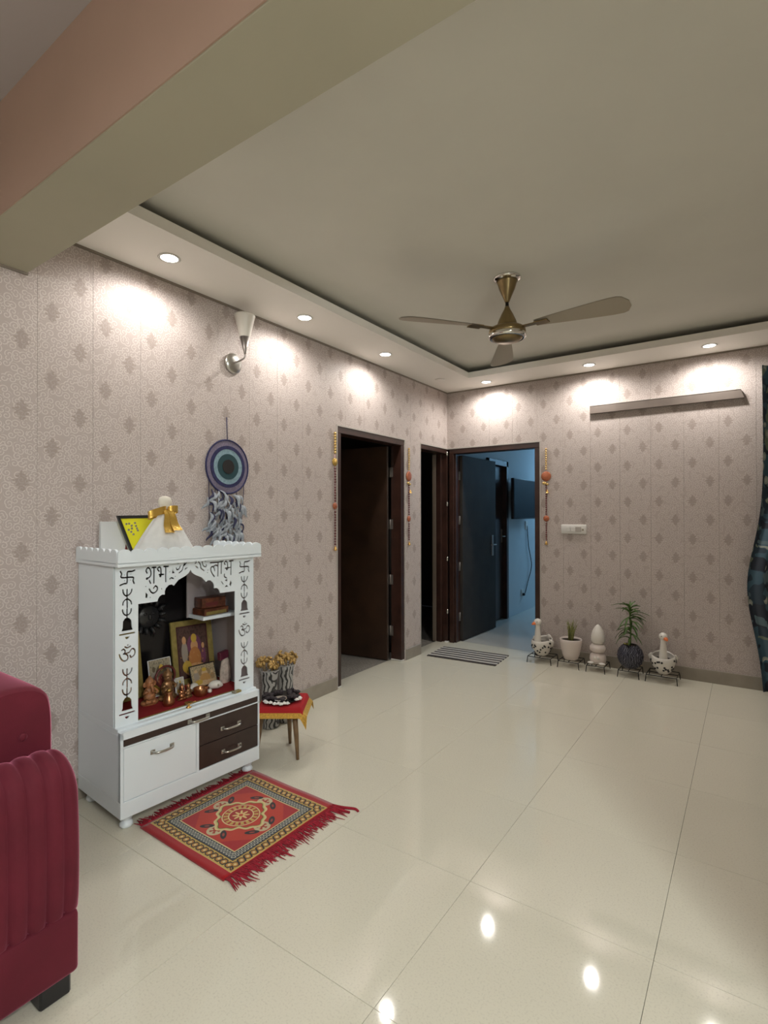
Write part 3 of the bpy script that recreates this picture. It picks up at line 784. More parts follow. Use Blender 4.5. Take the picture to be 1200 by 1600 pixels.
# ================================================================== HOME SHRINE
SH_O, SH_R = (.0071, -3.7004, 0), R(-4.08)
sh = thing('home_shrine', 'white wooden home shrine with fretwork arch and brown drawers', 'shrine', SH_O, SH_R)
SW = .716
b = MB()
b.box((0, 0, .058), (.43, SW, .128), .002)                       # plinth
b.box((.004, 0, .128), (.425, .012, .405)).box((.004, SW-.012, .128), (.425, SW, .405)).box((.004, .012, .128), (.012, SW-.012, .405))
b.box((.012, .012, .128), (.405, SW-.012, .40))
b.obj('cabinet_body', M['lam'], sh)
MB().box((.407, 0, .355), (.430, SW, .36)).box((.407, 0, .128), (.430, .012, .42)).box((.407, SW-.008, .128), (.430, SW, .42)).box((.407, 0, .390), (.430, SW, .42)).box((.407, .352, .128), (.428, .366, .355)).obj('face_frame', M['lam'], sh)
MB().box((0, .0, .405), (.405, SW, .430), .002).box((.405, 0, .42), (.430, SW, .4215)).obj('worktop', M['lam'], sh)
def pull(mb, x, y0, y1, z):
    mb.tube(smooth_path([(x, y0+.01, z), (x+.018, y0+.016, z), (x+.026, y0+.035, z), (x+.026, y1-.035, z), (x+.018, y1-.016, z), (x, y1-.01, z)], 4), .0055, 8)
    mb.box((x, y0, z-.010), (x+.004, y0+.022, z+.010), .002); mb.box((x, y1-.022, z-.010), (x+.004, y1, z+.010), .002)
def front(name, y0, y1, z0, z1, mt, hy, hz, x=.408):
    p = MB().box((x, y0, z0), (.4285, y1, z1), .0015).obj(name, mt, sh)
    mb = MB(); pull(mb, .4285, hy[0], hy[1], hz); mb.obj('handle', M['steel'], p)
front('slide_tray', .0145, SW-.010, .361, .389, M['lamb'], (.305, .422), .376)
front('drop_door', .0145, .3505, .130, .3525, M['lam'], (.129, .240), .297)
front('drawer', .3675, SW-.010, .243, .353, M['lamb'], (.482, .600), .288)
front('drawer', .3675, SW-.010, .131, .240, M['lamb'], (.486, .603), .174)
for fx_, fy_ in ((.385, .045), (.385, SW-.045), (.05, .045), (.05, SW-.045)):
    MB().lathe([(.020,0),(.027,.008),(.028,.016),(.022,.026),(.017,.030),(.024,.036),(.026,.044),(.030,.050),(.034,.058)], (fx_, fy_, 0), 20).obj('foot', M['lam'], sh)
# upper box: sides, back, roof
MB().box((.004, 0, .430), (.363, .014, 1.132)).obj('side_panel', M['lam'], sh); MB().box((.004, SW-.014, .430), (.363, SW, 1.132)).obj('side_panel', M['lam'], sh)
MB().box((.004, .014, .430), (.012, SW-.014, 1.118)).obj('back_panel', M['lam'], sh)
MB().box((.013, .014, .431), (.016, .585, 1.117)).obj('back_sheet', M['backsheet'], sh)
MB().box((.004, -.012, 1.118), (.43, SW+.012, 1.134)).obj('roof', M['lam'], sh)
MB().box((.148, .478, .800), (.285, SW-.0167, .818), .0015).obj('corner_shelf', M['lam'], sh)
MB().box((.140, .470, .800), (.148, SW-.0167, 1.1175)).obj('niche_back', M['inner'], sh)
MB().box((.0165, SW-.0165, .431), (.3625, SW-.0142, 1.1175)).obj('shade_lining', M['inner'], sh)  # thin sheets added to carry the interior shade tone
MB().box((.0165, .0142, .431), (.3625, .0165, 1.1175)).obj('shade_lining', M['inner'], sh)
# scalloped crown rim
def scallop(length, n, h0, h1):
    pts = [(0, 0)]; w = length/n
    pts += [(length, 0)]
    for k in range(n-1, -1, -1):
        pts += [(k*w+w/2+w*.5*math.cos(R(a))*.96, h0+(h1-h0)*math.sin(R(a))) for a in range(0, 181, 20)]
    return pts
cr_ = MB()
MFa = T(.43, -.012, 1.130) @ Matrix(((0,0,1,0),(1,0,0,0),(0,1,0,0),(0,0,0,1)))       # (along y, up z, thickness +x)
cr_.prism(scallop(SW+.024, 13, .046, .062), -.010, .0, M=MFa)
cr_.obj('crown_rim', M['lam'], sh)
MSi = lambda y: T(.420, y, 1.130) @ Matrix(((-1,0,0,0),(0,0,1,0),(0,1,0,0),(0,0,0,1)))
MB().prism(scallop(.415, 7, .046, .062), 0, .010, M=MSi(-.012)).obj('crown_rim', M['lam'], sh)
MB().prism(scallop(.415, 7, .046, .062), 0, .010, M=MSi(SW+.002)).obj('crown_rim', M['lam'], sh)

# fretwork front cut from one board (millimetres: across, up)
swa = [[(83.6,1095.9),(71.5,1091.8),(58.0,1092.1),(51.4,1086.0),(50.9,1044.7),(38.7,1041.5),(21.1,1035.9)],[(22.5,1095.1),(27.5,1084.2),(27.8,1068.4),(76.1,1065.7),(76.7,1051.2),(81.3,1038.6)]]
swad = [(40.2,1078.6),(66.4,1079.9),(40.2,1054.2),(65.5,1054.7)]
tri = [[(32.9,1015.3),(34.2,1004.0),(40.0,992.5),(49.7,987.5),(60.5,992.0),(68.5,1001.5),(71.6,1013.9)],[(50.6,1014.8),(50.6,986.3)],[(32.9,950.3),(34.0,959.9),(40.0,968.5),(49.8,973.9),(60.5,969),(68.0,961),(70.1,950)],[(50.6,985.4),(51.6,936.8)],[(31.5,929.6),(33.0,919.9),(39,909),(49.8,903.1),(61,908),(67.5,918),(68.7,929)],[(50.7,930.9),(50.7,892.0)]]
bell = [(26.6,837.2),(31.6,850.3),(33.0,879.8),(41.8,891.8),(49.8,893.6),(61.2,889.9),(70.2,878.9),(71.8,849.5),(76.9,837.2)]
bar = [(19.9,823.4),(82.4,824.1)]
half = [(41.3,811),(45,803),(50.5,800.2),(57,803),(61.9,811)]
om = [[(28.7,756.7),(35.5,760.4),(42.0,754.0),(42.0,744.5),(35.5,739.5),(46.4,736.7),(54.8,726.3),(52.4,712.5),(40.6,708.1),(28.8,715.1),(21.5,728.5),(18.0,740.2)],[(42.0,739.1),(61.3,741.7)],[(60.7,741.2),(70.3,754.3),(80.9,752.2),(85.5,737.7),(79.4,723.8),(68.0,718.7),(63.8,728.0)],[(42.0,768.9),(52.4,763),(65.8,767.9)]]
omd = [(53.8,774.6)]
shubh = [[(139.7,1078.2),(134.7,1088.6),(139.1,1099.1),(146.4,1101.4),(153.7,1092.8),(157.3,1075.3),(152.3,1060.8),(139.1,1053.5)],[(150.2,1043.0),(155.6,1031.0)],[(171.5,1101.4),(170.4,1030.4)],[(162.6,1101.2),(181.1,1100.6)],[(195.5,1082.1),(189.5,1088.4),(188.9,1095.7),(197.0,1100.3),(203.1,1093.1),(204.7,1062.4)],[(195.5,1066.7),(216.9,1065.7)],[(226.7,1101.5),(226.8,1031.1)],[(217.5,1101.3),(239.1,1100.5)],[(149.4,1005.9),(158.2,991.5),(170.1,985.8),(184.1,994.3),(187.1,1008.4),(178.1,1017.2),(169.5,1007.4)]]
sblob = [(139.1,1053.5),(201.6,1059.2)]
dots = [(133.3,1019.1),(206.2,1001.1),(153.2,968.3),(246.3,1074.9),(287.5,1110.2),(273.1,1051.7),(427.8,1110.3),(443.1,1066.3),(441.1,1054.6)]
leaves = [[(131.9,993.6),(142.7,982.4),(140.9,968.4),(131.9,967.2)],[(260.4,1100.3),(263.6,1076.3),(272.2,1067.6),(257.3,1065.9)],[(317.6,1074.8),(323.2,1085.9),(338.4,1092.0),(331.1,1083.1)],[(515.5,1006.5),(525.5,1000.3),(534.4,987.1),(527.5,987.2)],[(538.4,1007.0),(556.0,1014.3),(555.0,999.7)],[(573.6,1004.3),(581.9,989.3),(574.5,971.7),(567.0,983.8)],[(537.6,972.1),(549.8,983.1),(561.3,973.8)],[(372.9,1094.1),(386.3,1090.4),(392.7,1077.7),(380.9,1083.0)]]
deco = [[(279.5,1089.9),(282.0,1081.7),(292.3,1084.4),(298.1,1097.4)],[(320.6,1111.3),(314.4,1094.7),(306.9,1076.2),(292.7,1066.1)],[(328.8,1109.8),(319.9,1098.8)],[(246.3,1041.8),(254.2,1046.7),(264.3,1042.2)],[(381.0,1111.8),(375.5,1103.2)],[(392.3,1110.5),(403.3,1096.5),(405.9,1079.1),(422.8,1065.7)],[(411.9,1109.0),(419.5,1088.8),(433.5,1084.4),(435.4,1094.1)]]
labh = [[(457.7,1101.6),(507.5,1100.8)],[(501.5,1101.3),(499.9,1032.9)],[(479.8,1032.3),(469.3,1045.3),(460.8,1063.1),(461.5,1076.7),(470.9,1082.2),(478.7,1073.7),(481.8,1061.4)],[(475.9,1079.3),(486.5,1087.9),(499.9,1082.3)],[(511.5,1103.0),(530.5,1103.4)],[(520.3,1103.4),(519.5,1043.6)],[(542.5,1086.1),(537.6,1094.9),(544.9,1102.1),(554.7,1096.2),(558.0,1065.6)],[(542.5,1067.5),(570.4,1069.7)],[(577.5,1103.0),(576.5,1033.0)],[(567.4,1102.0),(588.9,1103.0)],[(537.6,1037.5),(537.6,1026.0),(549.8,1018.4)]]
lblob = [(553.1,1061.8)]
arch_l = [(99,946),(186.6,946),(189.6,956.6),(196.2,967.3),(207.8,974.1),(221.6,973.0),(221.5,987.7),(226.8,1001.7),(241.7,1014.8),(257.3,1016.2),(266.2,1008.7),(273.8,1018.0),(289.1,1033.8),(324.9,1049.5),(341.7,1062.0),(350,1077.0)]
arch = arch_l+[(700-x, z) for x, z in reversed(arch_l[:-1])]+[(601, 434), (99, 434)]
STEP = 1.3
gy = np.arange(-4, 722, STEP); gz = np.arange(418, 1134, STEP)
GY, GZ = np.meshgrid(gy, gz, indexing='ij'); FD = np.full(GY.shape, 50.)
def win(pts, pad):
    ys = [p[0] for p in pts]; zs = [p[1] for p in pts]
    i0 = max(0, int((min(ys)-pad-gy[0])/STEP)); i1 = int((max(ys)+pad-gy[0])/STEP)+2
    j0 = max(0, int((min(zs)-pad-gz[0])/STEP)); j1 = int((max(zs)+pad-gz[0])/STEP)+2
    return slice(i0, i1), slice(j0, j1)
def segd(A, B, a, b):
    dx, dz = b[0]-a[0], b[1]-a[1]; L2 = dx*dx+dz*dz+1e-9
    t = np.clip(((A-a[0])*dx+(B-a[1])*dz)/L2, 0, 1)
    return np.hypot(A-a[0]-t*dx, B-a[1]-t*dz)
def cut_stroke(pts, hw, dy=0, dz=0, sm=True):
    if sm and len(pts) > 2: pts = [tuple(p)[:2] for p in smooth_path([(x, z, 0) for x, z in pts], 4)]
    pts = [(x+dy, z+dz) for x, z in pts]; w = win(pts, 14)
    for a, b in zip(pts[:-1], pts[1:]): FD[w] = np.minimum(FD[w], segd(GY[w], GZ[w], a, b)-hw)
def cut_dot(p, r, dy=0, dz=0):
    q = (p[0]+dy, p[1]+dz); w = win([q], 16); FD[w] = np.minimum(FD[w], np.hypot(GY[w]-q[0], GZ[w]-q[1])-r)
def cut_poly(pts, dy=0, dz=0):
    pts = [(x+dy, z+dz) for x, z in pts]; w = win(pts, 14); A, B = GY[w], GZ[w]
    dd = np.full(A.shape, 99.); ins = np.zeros(A.shape, bool)
    for a, b in zip(pts, pts[1:]+pts[:1]):
        dd = np.minimum(dd, segd(A, B, a, b))
        if a[1] != b[1]: ins ^= ((a[1] > B) != (b[1] > B)) & (A < (b[0]-a[0])*(B-a[1])/(b[1]-a[1])+a[0])
    FD[w] = np.minimum(FD[w], np.where(ins, -dd, dd))
for dy in (0., 607.):
    for s_ in swa: cut_stroke(s_, 3.5, dy)
    for p in swad: cut_dot(p, 2.4, dy)
    for dz in (0., -343.):
        for s_ in tri: cut_stroke(s_, 3.2, dy, dz)
        cut_poly(bell, dy, dz); cut_stroke(bar, 3.4, dy, dz); cut_poly(half, dy, dz)
    for s_ in om: cut_stroke(s_, 3.2, dy)
    cut_dot(omd[0], 3.2, dy)
for s_ in shubh+labh: cut_stroke(s_, 3.5)
for s_ in deco: cut_stroke(s_, 3.0)
for p in sblob+lblob: cut_dot(p, 6.0)
for p in dots: cut_dot(p, 2.5)
for p in leaves: cut_poly(p)
cut_poly(arch)
def contours(F):
    S = F < 0; adj = {}; pts = {}
    c = S[:-1, :-1]*1+S[1:, :-1]*2+S[1:, 1:]*4+S[:-1, 1:]*8
    tab = {1:[(3,0)],2:[(0,1)],3:[(3,1)],4:[(1,2)],5:[(3,0),(1,2)],6:[(0,2)],7:[(3,2)],8:[(2,3)],9:[(2,0)],10:[(0,1),(2,3)],11:[(2,1)],12:[(1,3)],13:[(1,0)],14:[(0,3)]}
    def key(i, j, e):
        k = ((0,i,j),(1,i+1,j),(0,i,j+1),(1,i,j))[e]
        if k not in pts:
            h, a, b_ = k
            f0 = F[a, b_]; f1 = F[a+1, b_] if h == 0 else F[a, b_+1]; t = f0/(f0-f1)
            pts[k] = (gy[a]+STEP*t, gz[b_]) if h == 0 else (gy[a], gz[b_]+STEP*t)
        return k
    for i, j in zip(*np.nonzero((c > 0) & (c < 15))):
        for a, b_ in tab[int(c[i, j])]:
            ka, kb = key(i, j, a), key(i, j, b_); adj.setdefault(ka, []).append(kb); adj.setdefault(kb, []).append(ka)
    seen = set(); loops = []
    for k0 in adj:
        if k0 in seen: continue
        lp_ = [k0]; seen.add(k0); cur_ = k0
        while True:
            nx = [k for k in adj[cur_] if k not in seen]
            if not nx: break
            cur_ = nx[0]; seen.add(cur_); lp_.append(cur_)
        if len(lp_) > 5: loops.append([pts[k] for k in lp_])
    return loops
def simplify(p, tol):
    if len(p) < 3: return p
    a, b_ = np.array(p[0]), np.array(p[-1]); q_ = np.array(p); dd = b_-a; L = np.hypot(*dd)
    dist = np.hypot(*(q_-a).T) if L < 1e-9 else abs(dd[0]*(q_[:,1]-a[1])-dd[1]*(q_[:,0]-a[0]))/L
    k = int(dist.argmax())
    if dist[k] < tol: return [p[0], p[-1]]
    return simplify(p[:k+1], tol)[:-1]+simplify(p[k:], tol)
loops = []
for L_ in contours(FD):
    h_ = len(L_)//2; s_ = simplify(L_[:h_+1], .22)[:-1]+simplify(L_[h_:]+L_[:1], .22)[:-1]
    if len(s_) > 2: loops.append(s_)
loops.append([(0, 421.5), (716, 421.5), (716, 1118), (0, 1118)])
cv = bpy.data.curves.new('fret', 'CURVE'); cv.dimensions = '2D'; cv.fill_mode = 'BOTH'; cv.extrude = .003
for L_ in loops:
    sp = cv.splines.new('POLY'); sp.points.add(len(L_)-1); sp.use_cyclic_u = True
    for p, (y, z) in zip(sp.points, L_): p.co = (y/1000, z/1000, 0, 1)
to = bpy.data.objects.new('fret', cv); COL.objects.link(to)
me = bpy.data.meshes.new_from_object(to.evaluated_get(bpy.context.evaluated_depsgraph_get())); bpy.data.objects.remove(to)
for v in me.vertices: x, y, z = v.co; v.co = (.377+z, x, y)
me.name = 'fretwork_front'; me.materials.clear(); me.materials.append(M['lam'])
for p in me.polygons: p.use_smooth = False
link('fretwork_front', me, sh)

# ---- things standing in and on the shrine: placed in the shrine's own axes
SHM = Matrix.Translation(SH_O) @ Matrix.Rotation(SH_R, 4, 'Z')
def at(x, y, z): return tuple(SHM @ Vector((x, y, z)))
def sthing(name, label, cat, x, y, z, rot=0., group=None): return thing(name, label, cat, at(x, y, z), SH_R+R(rot), group)
ZP = .4305
cl = MB().box((.03, .03, 0), (.362, SW-.03, .003)); cl.obj('altar_cloth', M['altarred'], label='red cloth spread on the shrine platform', cat='cloth', loc=at(0, 0, ZP), rotz=SH_R)
ZP += .003
MB().box((.362, .10, 0), (.366, .60, .004)).obj('brass_rule', M['goldwood'], label='narrow gilt edging strip along the front of the red altar cloth', cat='strip', loc=at(0, 0, .4302), rotz=SH_R)
def picframe(name, label, x, y, w, h, fw, pic, fm_, lean=8, rot=0., z=ZP, thick=.018, liner=True):
    t = sthing(name, label, 'picture frame', x, y, z, rot)
    ML = RY(-lean)
    t_ = [((-thick/2, -w/2, 0), (thick/2, -w/2+fw, h)), ((-thick/2, w/2-fw, 0), (thick/2, w/2, h)), ((-thick/2, -w/2+fw, 0), (thick/2, w/2-fw, fw)), ((-thick/2, -w/2+fw, h-fw), (thick/2, w/2-fw, h))]
    off = Matrix.Translation((0, 0, math.sin(R(lean))*thick/2+.0005))
    mb = MB()
    for a, b_ in t_: mb.box(a, b_, .003, M=off @ ML)
    mb.obj('frame', fm_, t)
    if liner: 
        MB().box((-thick/2+.002, -w/2+fw, fw), (0.002, w/2-fw, h-fw), M=off @ ML).obj('liner', M['maroon'], t)
    iw, ih = w-2*fw-(.016 if liner else 0), h-2*fw-(.016 if liner else 0)
    me = MB().box((-.002, -iw/2, 0), (.0035, iw/2, ih)).mesh('picture', pic, uvf=lambda p: (p[1]/iw+.5, p[2]/ih))
    for v in me.vertices: v.co = off @ ML @ (v.co+Vector((0, 0, h/2-ih/2)))
    link('picture', me, t)
    return t
picframe('framed_print', 'large gilt framed devotional print at the right of the shrine', .100, .548, .235, .335, .030, M['pic_big'], M['goldwood'], lean=10, rot=-4)
picframe('framed_print', 'gilt framed devotional print at the left of the shrine partly hidden by the pillar', .105, .150, .225, .325, .030, M['pic_left'], M['goldwood'], lean=10)
picframe('picture_card', 'cream unframed devotional card in the middle of the shrine', .150, .335, .118, .180, .003, M['pic_card'], M['paper'], lean=12, thick=.006, liner=False)
picframe('framed_print', 'small black framed devotional print leaning before the large gilt frame', .200, .545, .150, .118, .006, M['pic_small'], M['black'], lean=20, thick=.010, liner=False)
picframe('picture_card', 'tiny white edged devotional card behind the copper bowl', .215, .395, .050, .085, .004, M['pic_tiny'], M['paper'], lean=12, thick=.004, liner=False)
# black sun face on the back sheet
t = sthing('sun_face_plaque', 'black sun face relief on the dark shrine back sheet', 'plaque', .0165, .325, .815)
MB().lathe([(.001,0),(.062,0),(.064,.008),(.050,.020),(.001,.026)], M=RY(90), seg=28, cap=False).obj('face', M['blacksun'], t)
MB().ball((.026, 0, -.002), .012, (.8,.8,1.4), seg=10, rings=8).ball((.022, -.022, .016), .009, (.6,1.2,.7), seg=10, rings=6).ball((.022, .022, .016), .009, (.6,1.2,.7), seg=10, rings=6).ball((.022, 0, -.030), .012, (.6,1.6,.5), seg=10, rings=6).obj('features', M['blacksun'], t)
for k in range(14):
    a = 2*math.pi*k/14; L = .115 if k % 2 else .095
    ca, sa = math.cos(a), math.sin(a)
    MB().tube([(.010, .060*ca, .060*sa), (.018, .085*math.cos(a+.10), .085*math.sin(a+.10)), (.010, L*ca, L*sa)], [.011, .010, .001], 8).obj('ray', M['blacksun'], t)
def idol(name, label, x, y, hgt, mt, hatmt, rot=0):
    t = sthing(name, label, 'figurine', x, y, ZP, rot); s = hgt
    b_ = MB().lathe([(.30*s,0),(.32*s,.06*s),(.28*s,.12*s)], seg=18, sx=.7).ball((0, 0, .26*s), .20*s, (.85,1.05,.9)).ball((0, 0, .45*s), .16*s, (.8,1.1,1.1)).ball((.02*s, 0, .68*s), .13*s, (.95,1,1.1))
    b_.tube([(.0,.14*s,.52*s),(.10*s,.24*s,.42*s),(.16*s,.15*s,.38*s)], .05*s, 8).tube([(.0,-.14*s,.52*s),(.10*s,-.24*s,.42*s),(.16*s,-.15*s,.50*s)], .05*s, 8)
    b_.tube([(.08*s,.14*s,.17*s),(.22*s,.06*s,.12*s),(.16*s,-.12*s,.12*s)], .07*s, 8).tube([(.08*s,-.14*s,.17*s),(.2*s,-.20*s,.12*s),(.2*s,-.02*s,.12*s)], .07*s, 8)
    b_.obj('body', mt, t)
    if 'elephant' in label:
        MB().tube(smooth_path([(.12*s,0,.68*s),(.20*s,0,.58*s),(.20*s,.03*s,.46*s),(.16*s,.07*s,.42*s)]), [.06*s-.0015*s*i for i in range(19)], 8).ball((0,-.16*s,.70*s), .09*s, (.3,1,1.1), seg=10, rings=6).ball((0,.16*s,.70*s), .09*s, (.3,1,1.1), seg=10, rings=6).obj('trunk_and_ears', mt, t)
    MB().lathe([(.15*s,.74*s),(.16*s,.79*s),(.12*s,.87*s),(.05*s,.94*s),(.015*s,1.0*s)], seg=16).obj('headdress', hatmt, t)
    return t
idol('seated_figurine', 'orange seated elephant headed figurine at the left of the altar cloth', .215, .235, .135, M['clay'], M['clay'])
t = idol('seated_figurine', 'gilded seated figurine before the cream card', .215, .326, .150, M['idolgold'], M['idolgold'])
MB().lathe([(.050,-.006),(.056,0),(.050,.006),(.044,0),(.050,-.006)], M=T(-.02, 0, .105) @ RY(90), seg=24, cap=False).obj('halo_ring', M['darkbead'], t)
t = sthing('brass_pot', 'small brass water pot with fluted neck on the red cloth', 'pot', .305, .283, ZP)
MB().lathe([(.020,0),(.024,.004),(.027,.018),(.022,.034),(.016,.046),(.0145,.056),(.020,.064),(.017,.066),(.012,.058)], seg=24).obj('body', M['copper'], t); MB().ball((0, 0, .069), .011, seg=12, rings=8).obj('lid', M['brass'], t)
t = idol('brass_figurine', 'cluster-like small brass figurine beside the brass pot', .285, .362, .078, M['copper'], M['copper'])
t = idol('brass_figurine', 'second small brass figurine right of the tiny white edged card', .275, .402, .070, M['idolgold'], M['copper'])
t = sthing('copper_bowl', 'copper bowl with ring handle on the altar cloth', 'bowl', .305, .452, ZP)
MB().lathe([(.022,0),(.028,.004),(.034,.020),(.034,.034),(.037,.040),(.034,.041),(.031,.034),(.030,.012),(.001,.008)], seg=28).obj('body', M['copper'], t)
MB().tube([(.0, .036+.012*math.sin(R(a)), .024+.012*math.cos(R(a))) for a in range(0, 361, 30)], .0022, 6, cap=False).obj('handle', M['copper'], t)
t = sthing('conch_shell', 'white conch shell at the right of the altar cloth', 'shell', .275, .560, ZP+.020, -30)
MB().tube(smooth_path([(.0, -.042, -.004), (.002, -.028, .0), (.0, -.008, .004), (0, .012, .002), (0, .026, -.002), (0, .034, -.004)], 4), [.003,.006,.010,.014,.017,.019,.020,.021,.0215,.022,.0215,.021,.020,.018,.016,.013,.011,.009,.006,.004,.002], 14).obj('shell', M['ceramic'], t)
MB().ball((.019, .008, .004), .006, (.4,1,1.2), seg=10, rings=6).obj('opening', M['greydot'], t)
t = sthing('conch_shell', 'white conch shell lying behind the copper bowl', 'shell', .245, .452, ZP+.020, 20)
MB().tube(smooth_path([(.0, -.038, .008), (.002, -.022, .010), (0, .0, .012), (0, .018, .008), (0, .034, 0)], 4), [.003,.006,.010,.013,.016,.018,.019,.020,.020,.019,.018,.015,.012,.009,.006,.004,.002], 14).obj('shell', M['ceramic'], t)
MB().ball((0, 0, .0115), .012, (1,1,.95)).obj('white_bead', M['ceramic'], label='small white ball on the altar cloth between bowl and conch', cat='ball', loc=at(.305, .502, ZP))
t = sthing('oil_lamp', 'little brass oil lamp on the front ledge of the shrine', 'lamp', .399, .330, .4305)
MB().lathe([(.013,0),(.013,.003),(.005,.007),(.004,.013),(.012,.017),(.020,.024),(.018,.0245),(.001,.019)], seg=20).obj('cup', M['brass'], t); MB().box((-.003, .018, .018), (.003, .036, .022), .001).obj('spout', M['brass'], t)
t = sthing('small_box', 'small gilt matchbox on the ledge at the right pillar', 'box', .398, .598, .4305, 8); MB().box((-.012, -.022, 0), (.012, .022, .010), .001).obj('box', M['goldwood'], t); MB().box((-.0125, -.0225, .002), (.0125, -.012, .0105)).obj('end_flap', M['greydot'], t)
# wrapped packet with maroon top and incense boxes on the corner shelf
t = sthing('wrapped_packet', 'clear plastic packet with maroon top leaning at the right shrine wall', 'packet', .215, .655, ZP, 12)
MB().lathe([(.030,0),(.038,.02),(.036,.07),(.026,.115),(.014,.135)], seg=12, sx=.55, smooth=False).obj('bag', M['clearbag'], t); MB().box((-.012, -.032, .130), (.012, .030, .172), .003, M=RX(6)).obj('maroon_top', M['maroonlid'], t)
t = sthing('incense_box', 'reddish brown incense box on the shrine corner shelf', 'box', .218, .560, .8185, 4); MB().box((-.050, -.070, 0), (.050, .080, .034), .002).obj('carton', M['incense'], t); MB().box((.0505, -.060, .004), (.0512, .065, .020)).obj('printed_band', M['goldwood'], t)
t = sthing('incense_box', 'darker carton stacked on the incense box of the corner shelf', 'box', .208, .570, .853, -4); MB().box((-.040, -.07, 0), (.040, .065, .052), .002).obj('carton', M['incense'], t); MB().box((.0405, -.05, .010), (.0412, .02, .030)).obj('printed_band', M['darkbead'], t)

# ---- on top of the shrine
ZT = 1.1345
t = sthing('white_folder', 'white card folder standing at the left on the shrine top', 'folder', .09, .115, ZT)
MB().box((-.004, -.058, 0), (-.002, .10, .172)).box((.002, -.054, 0), (.004, .10, .168)).box((-.004, -.058, 0), (.004, -.056, .172)).obj('cover', M['paper'], t)
MB().prism([(0,0),(.020,0),(.008,.040)], .0, .001, M=T(.0045, .055, .022) @ Matrix(((0,0,1,0),(1,0,0,0),(0,1,0,0),(0,0,0,1)))).obj('printed_mark', mat('dark_red_ink', (.12,.008,.015), .5), t)
t = sthing('yellow_plaque', 'yellow card with grey dots in a black tapered frame on the shrine top', 'plaque', .14, .113, ZT, 0)
PM = Matrix(((0,0,1,0),(1,0,0,0),(0,1,0,0),(0,0,0,1)))
out_ = [(.0,.200),(.205,.203),(.145,.0),(.075,.0)]; inn = [(.016,.186),(.188,.188),(.134,.014),(.083,.014)]
fr_ = MB()
for i in range(4):
    j = (i+1) % 4; fr_.prism([out_[i], out_[j], inn[j], inn[i]], -.007, .007, M=PM)
fr_.obj('frame', M['black'], t); MB().prism(inn, -.004, .002, M=PM).obj('yellow_card', M['yellow'], t)
dd_ = MB()
for y, z in ((.045,.160),(.058,.162),(.070,.152),(.071,.138),(.056,.132),(.068,.122),(.079,.110),(.086,.164),(.091,.150),(.096,.138),(.100,.128)):
    dd_.lathe([(.0055, 0), (.0055, .0008)], M=T(.002, y, z) @ RY(90), seg=10)
dd_.obj('grey_dots', M['greydot'], t)
t = sthing('wrapped_gift', 'white net gift cone tied with a gold ribbon on the shrine top', 'gift', .292, .270, ZT, 0)
def cone(u, v):
    a = 2*math.pi*u; z = .225*v; r0 = .150*(1-v)**.85+.016; f = 1+.07*math.sin(a*9)*(.3+.7*v)
    return (r0*.62*f*math.cos(a), r0*f*math.sin(a), z)
MB().grid(cone, 64, 16).obj('net_cone', M['net'], t)
MB().lathe([(.016,.222),(.024,.236),(.032,.256),(.034,.270),(.026,.286),(.012,.292),(.001,.293)], seg=18, sx=.6).obj('tuft', M['creamtuft'], t)
MB().tube([(.016*math.cos(R(a))*.75, .020*math.sin(R(a)), .226) for a in range(0, 361, 30)], .006, 8, cap=False).obj('ribbon_band', M['goldfoil'], t)
def loop(sx, sy, L, w):
    def fn(u, v):
        a = math.pi*2*u; x = .018+.014*math.sin(a)*.9; y = sy*(L*(1-math.cos(a))/2); return (x, y*1.0+.004*sy, .226+sx*(1-math.cos(a))/2*L+(v-.5)*w+.006*math.sin(a))
    return MB().grid(fn, 20, 3)
loop(-.30, -1, .088, .036).obj('ribbon_loop', M['goldfoil'], t); loop(.05, 1, .052, .030).obj('ribbon_loop', M['goldfoil'], t)
for ys, ye, L in ((-.006, -.022, .105), (.012, .020, .095)):
    def fn(u, v, ys=ys, ye=ye, L=L):
        w = .013+.010*u; return (.024+.058*u+.006*math.sin(u*7), ys+(ye-ys)*u+(v-.5)*2*w, .226-L*u)
    MB().grid(fn, 10, 3).obj('ribbon_tail', M['goldfoil'], t)
MB().tube(smooth_path([(.085, -.06, .028), (.094, .0, .036), (.080, .06, .030), (.05, .105, .045)]), .0016, 5).obj('dark_thread', M['black'], t)

# ================================================================== RUG
rug = thing('prayer_rug', 'red and gold fringed rug with round medallion before the shrine', 'rug', (.745, -3.355, 0), R(-1.0))
RW, RL = .300, .300        # half sizes along x and y
PH = .275                  # half size of the patterned square
def rz_(x, y): return .006+.0012*math.sin(x*9+y*7)
mb = MB().grid(lambda u, v: (-PH-.005+u*(2*PH+.01), -.308+v*.616, rz_(u, v)), 30, 30)
n0 = len(mb.v)
bn = [i for i in range(n0)]
mb.add([(x, y, .0005) for x, y, z in mb.v[:n0]], [tuple(reversed(f)) for f in mb.f[:]], True)
for k in range(29):     # edge skirts
    for a, b_ in ((k, k+1), (29*30+k+1, 29*30+k), ((k+1)*30, k*30), (k*30+29, (k+1)*30+29)): mb.f.append([b_, a, a+n0, b_+n0]); mb.sm.append(False); mb.mi.append(0)
mb.obj('woven_field', M['rug'], rug, uvf=lambda p: (p[0]/PH, p[1]/.272))
rs = random.Random(5)
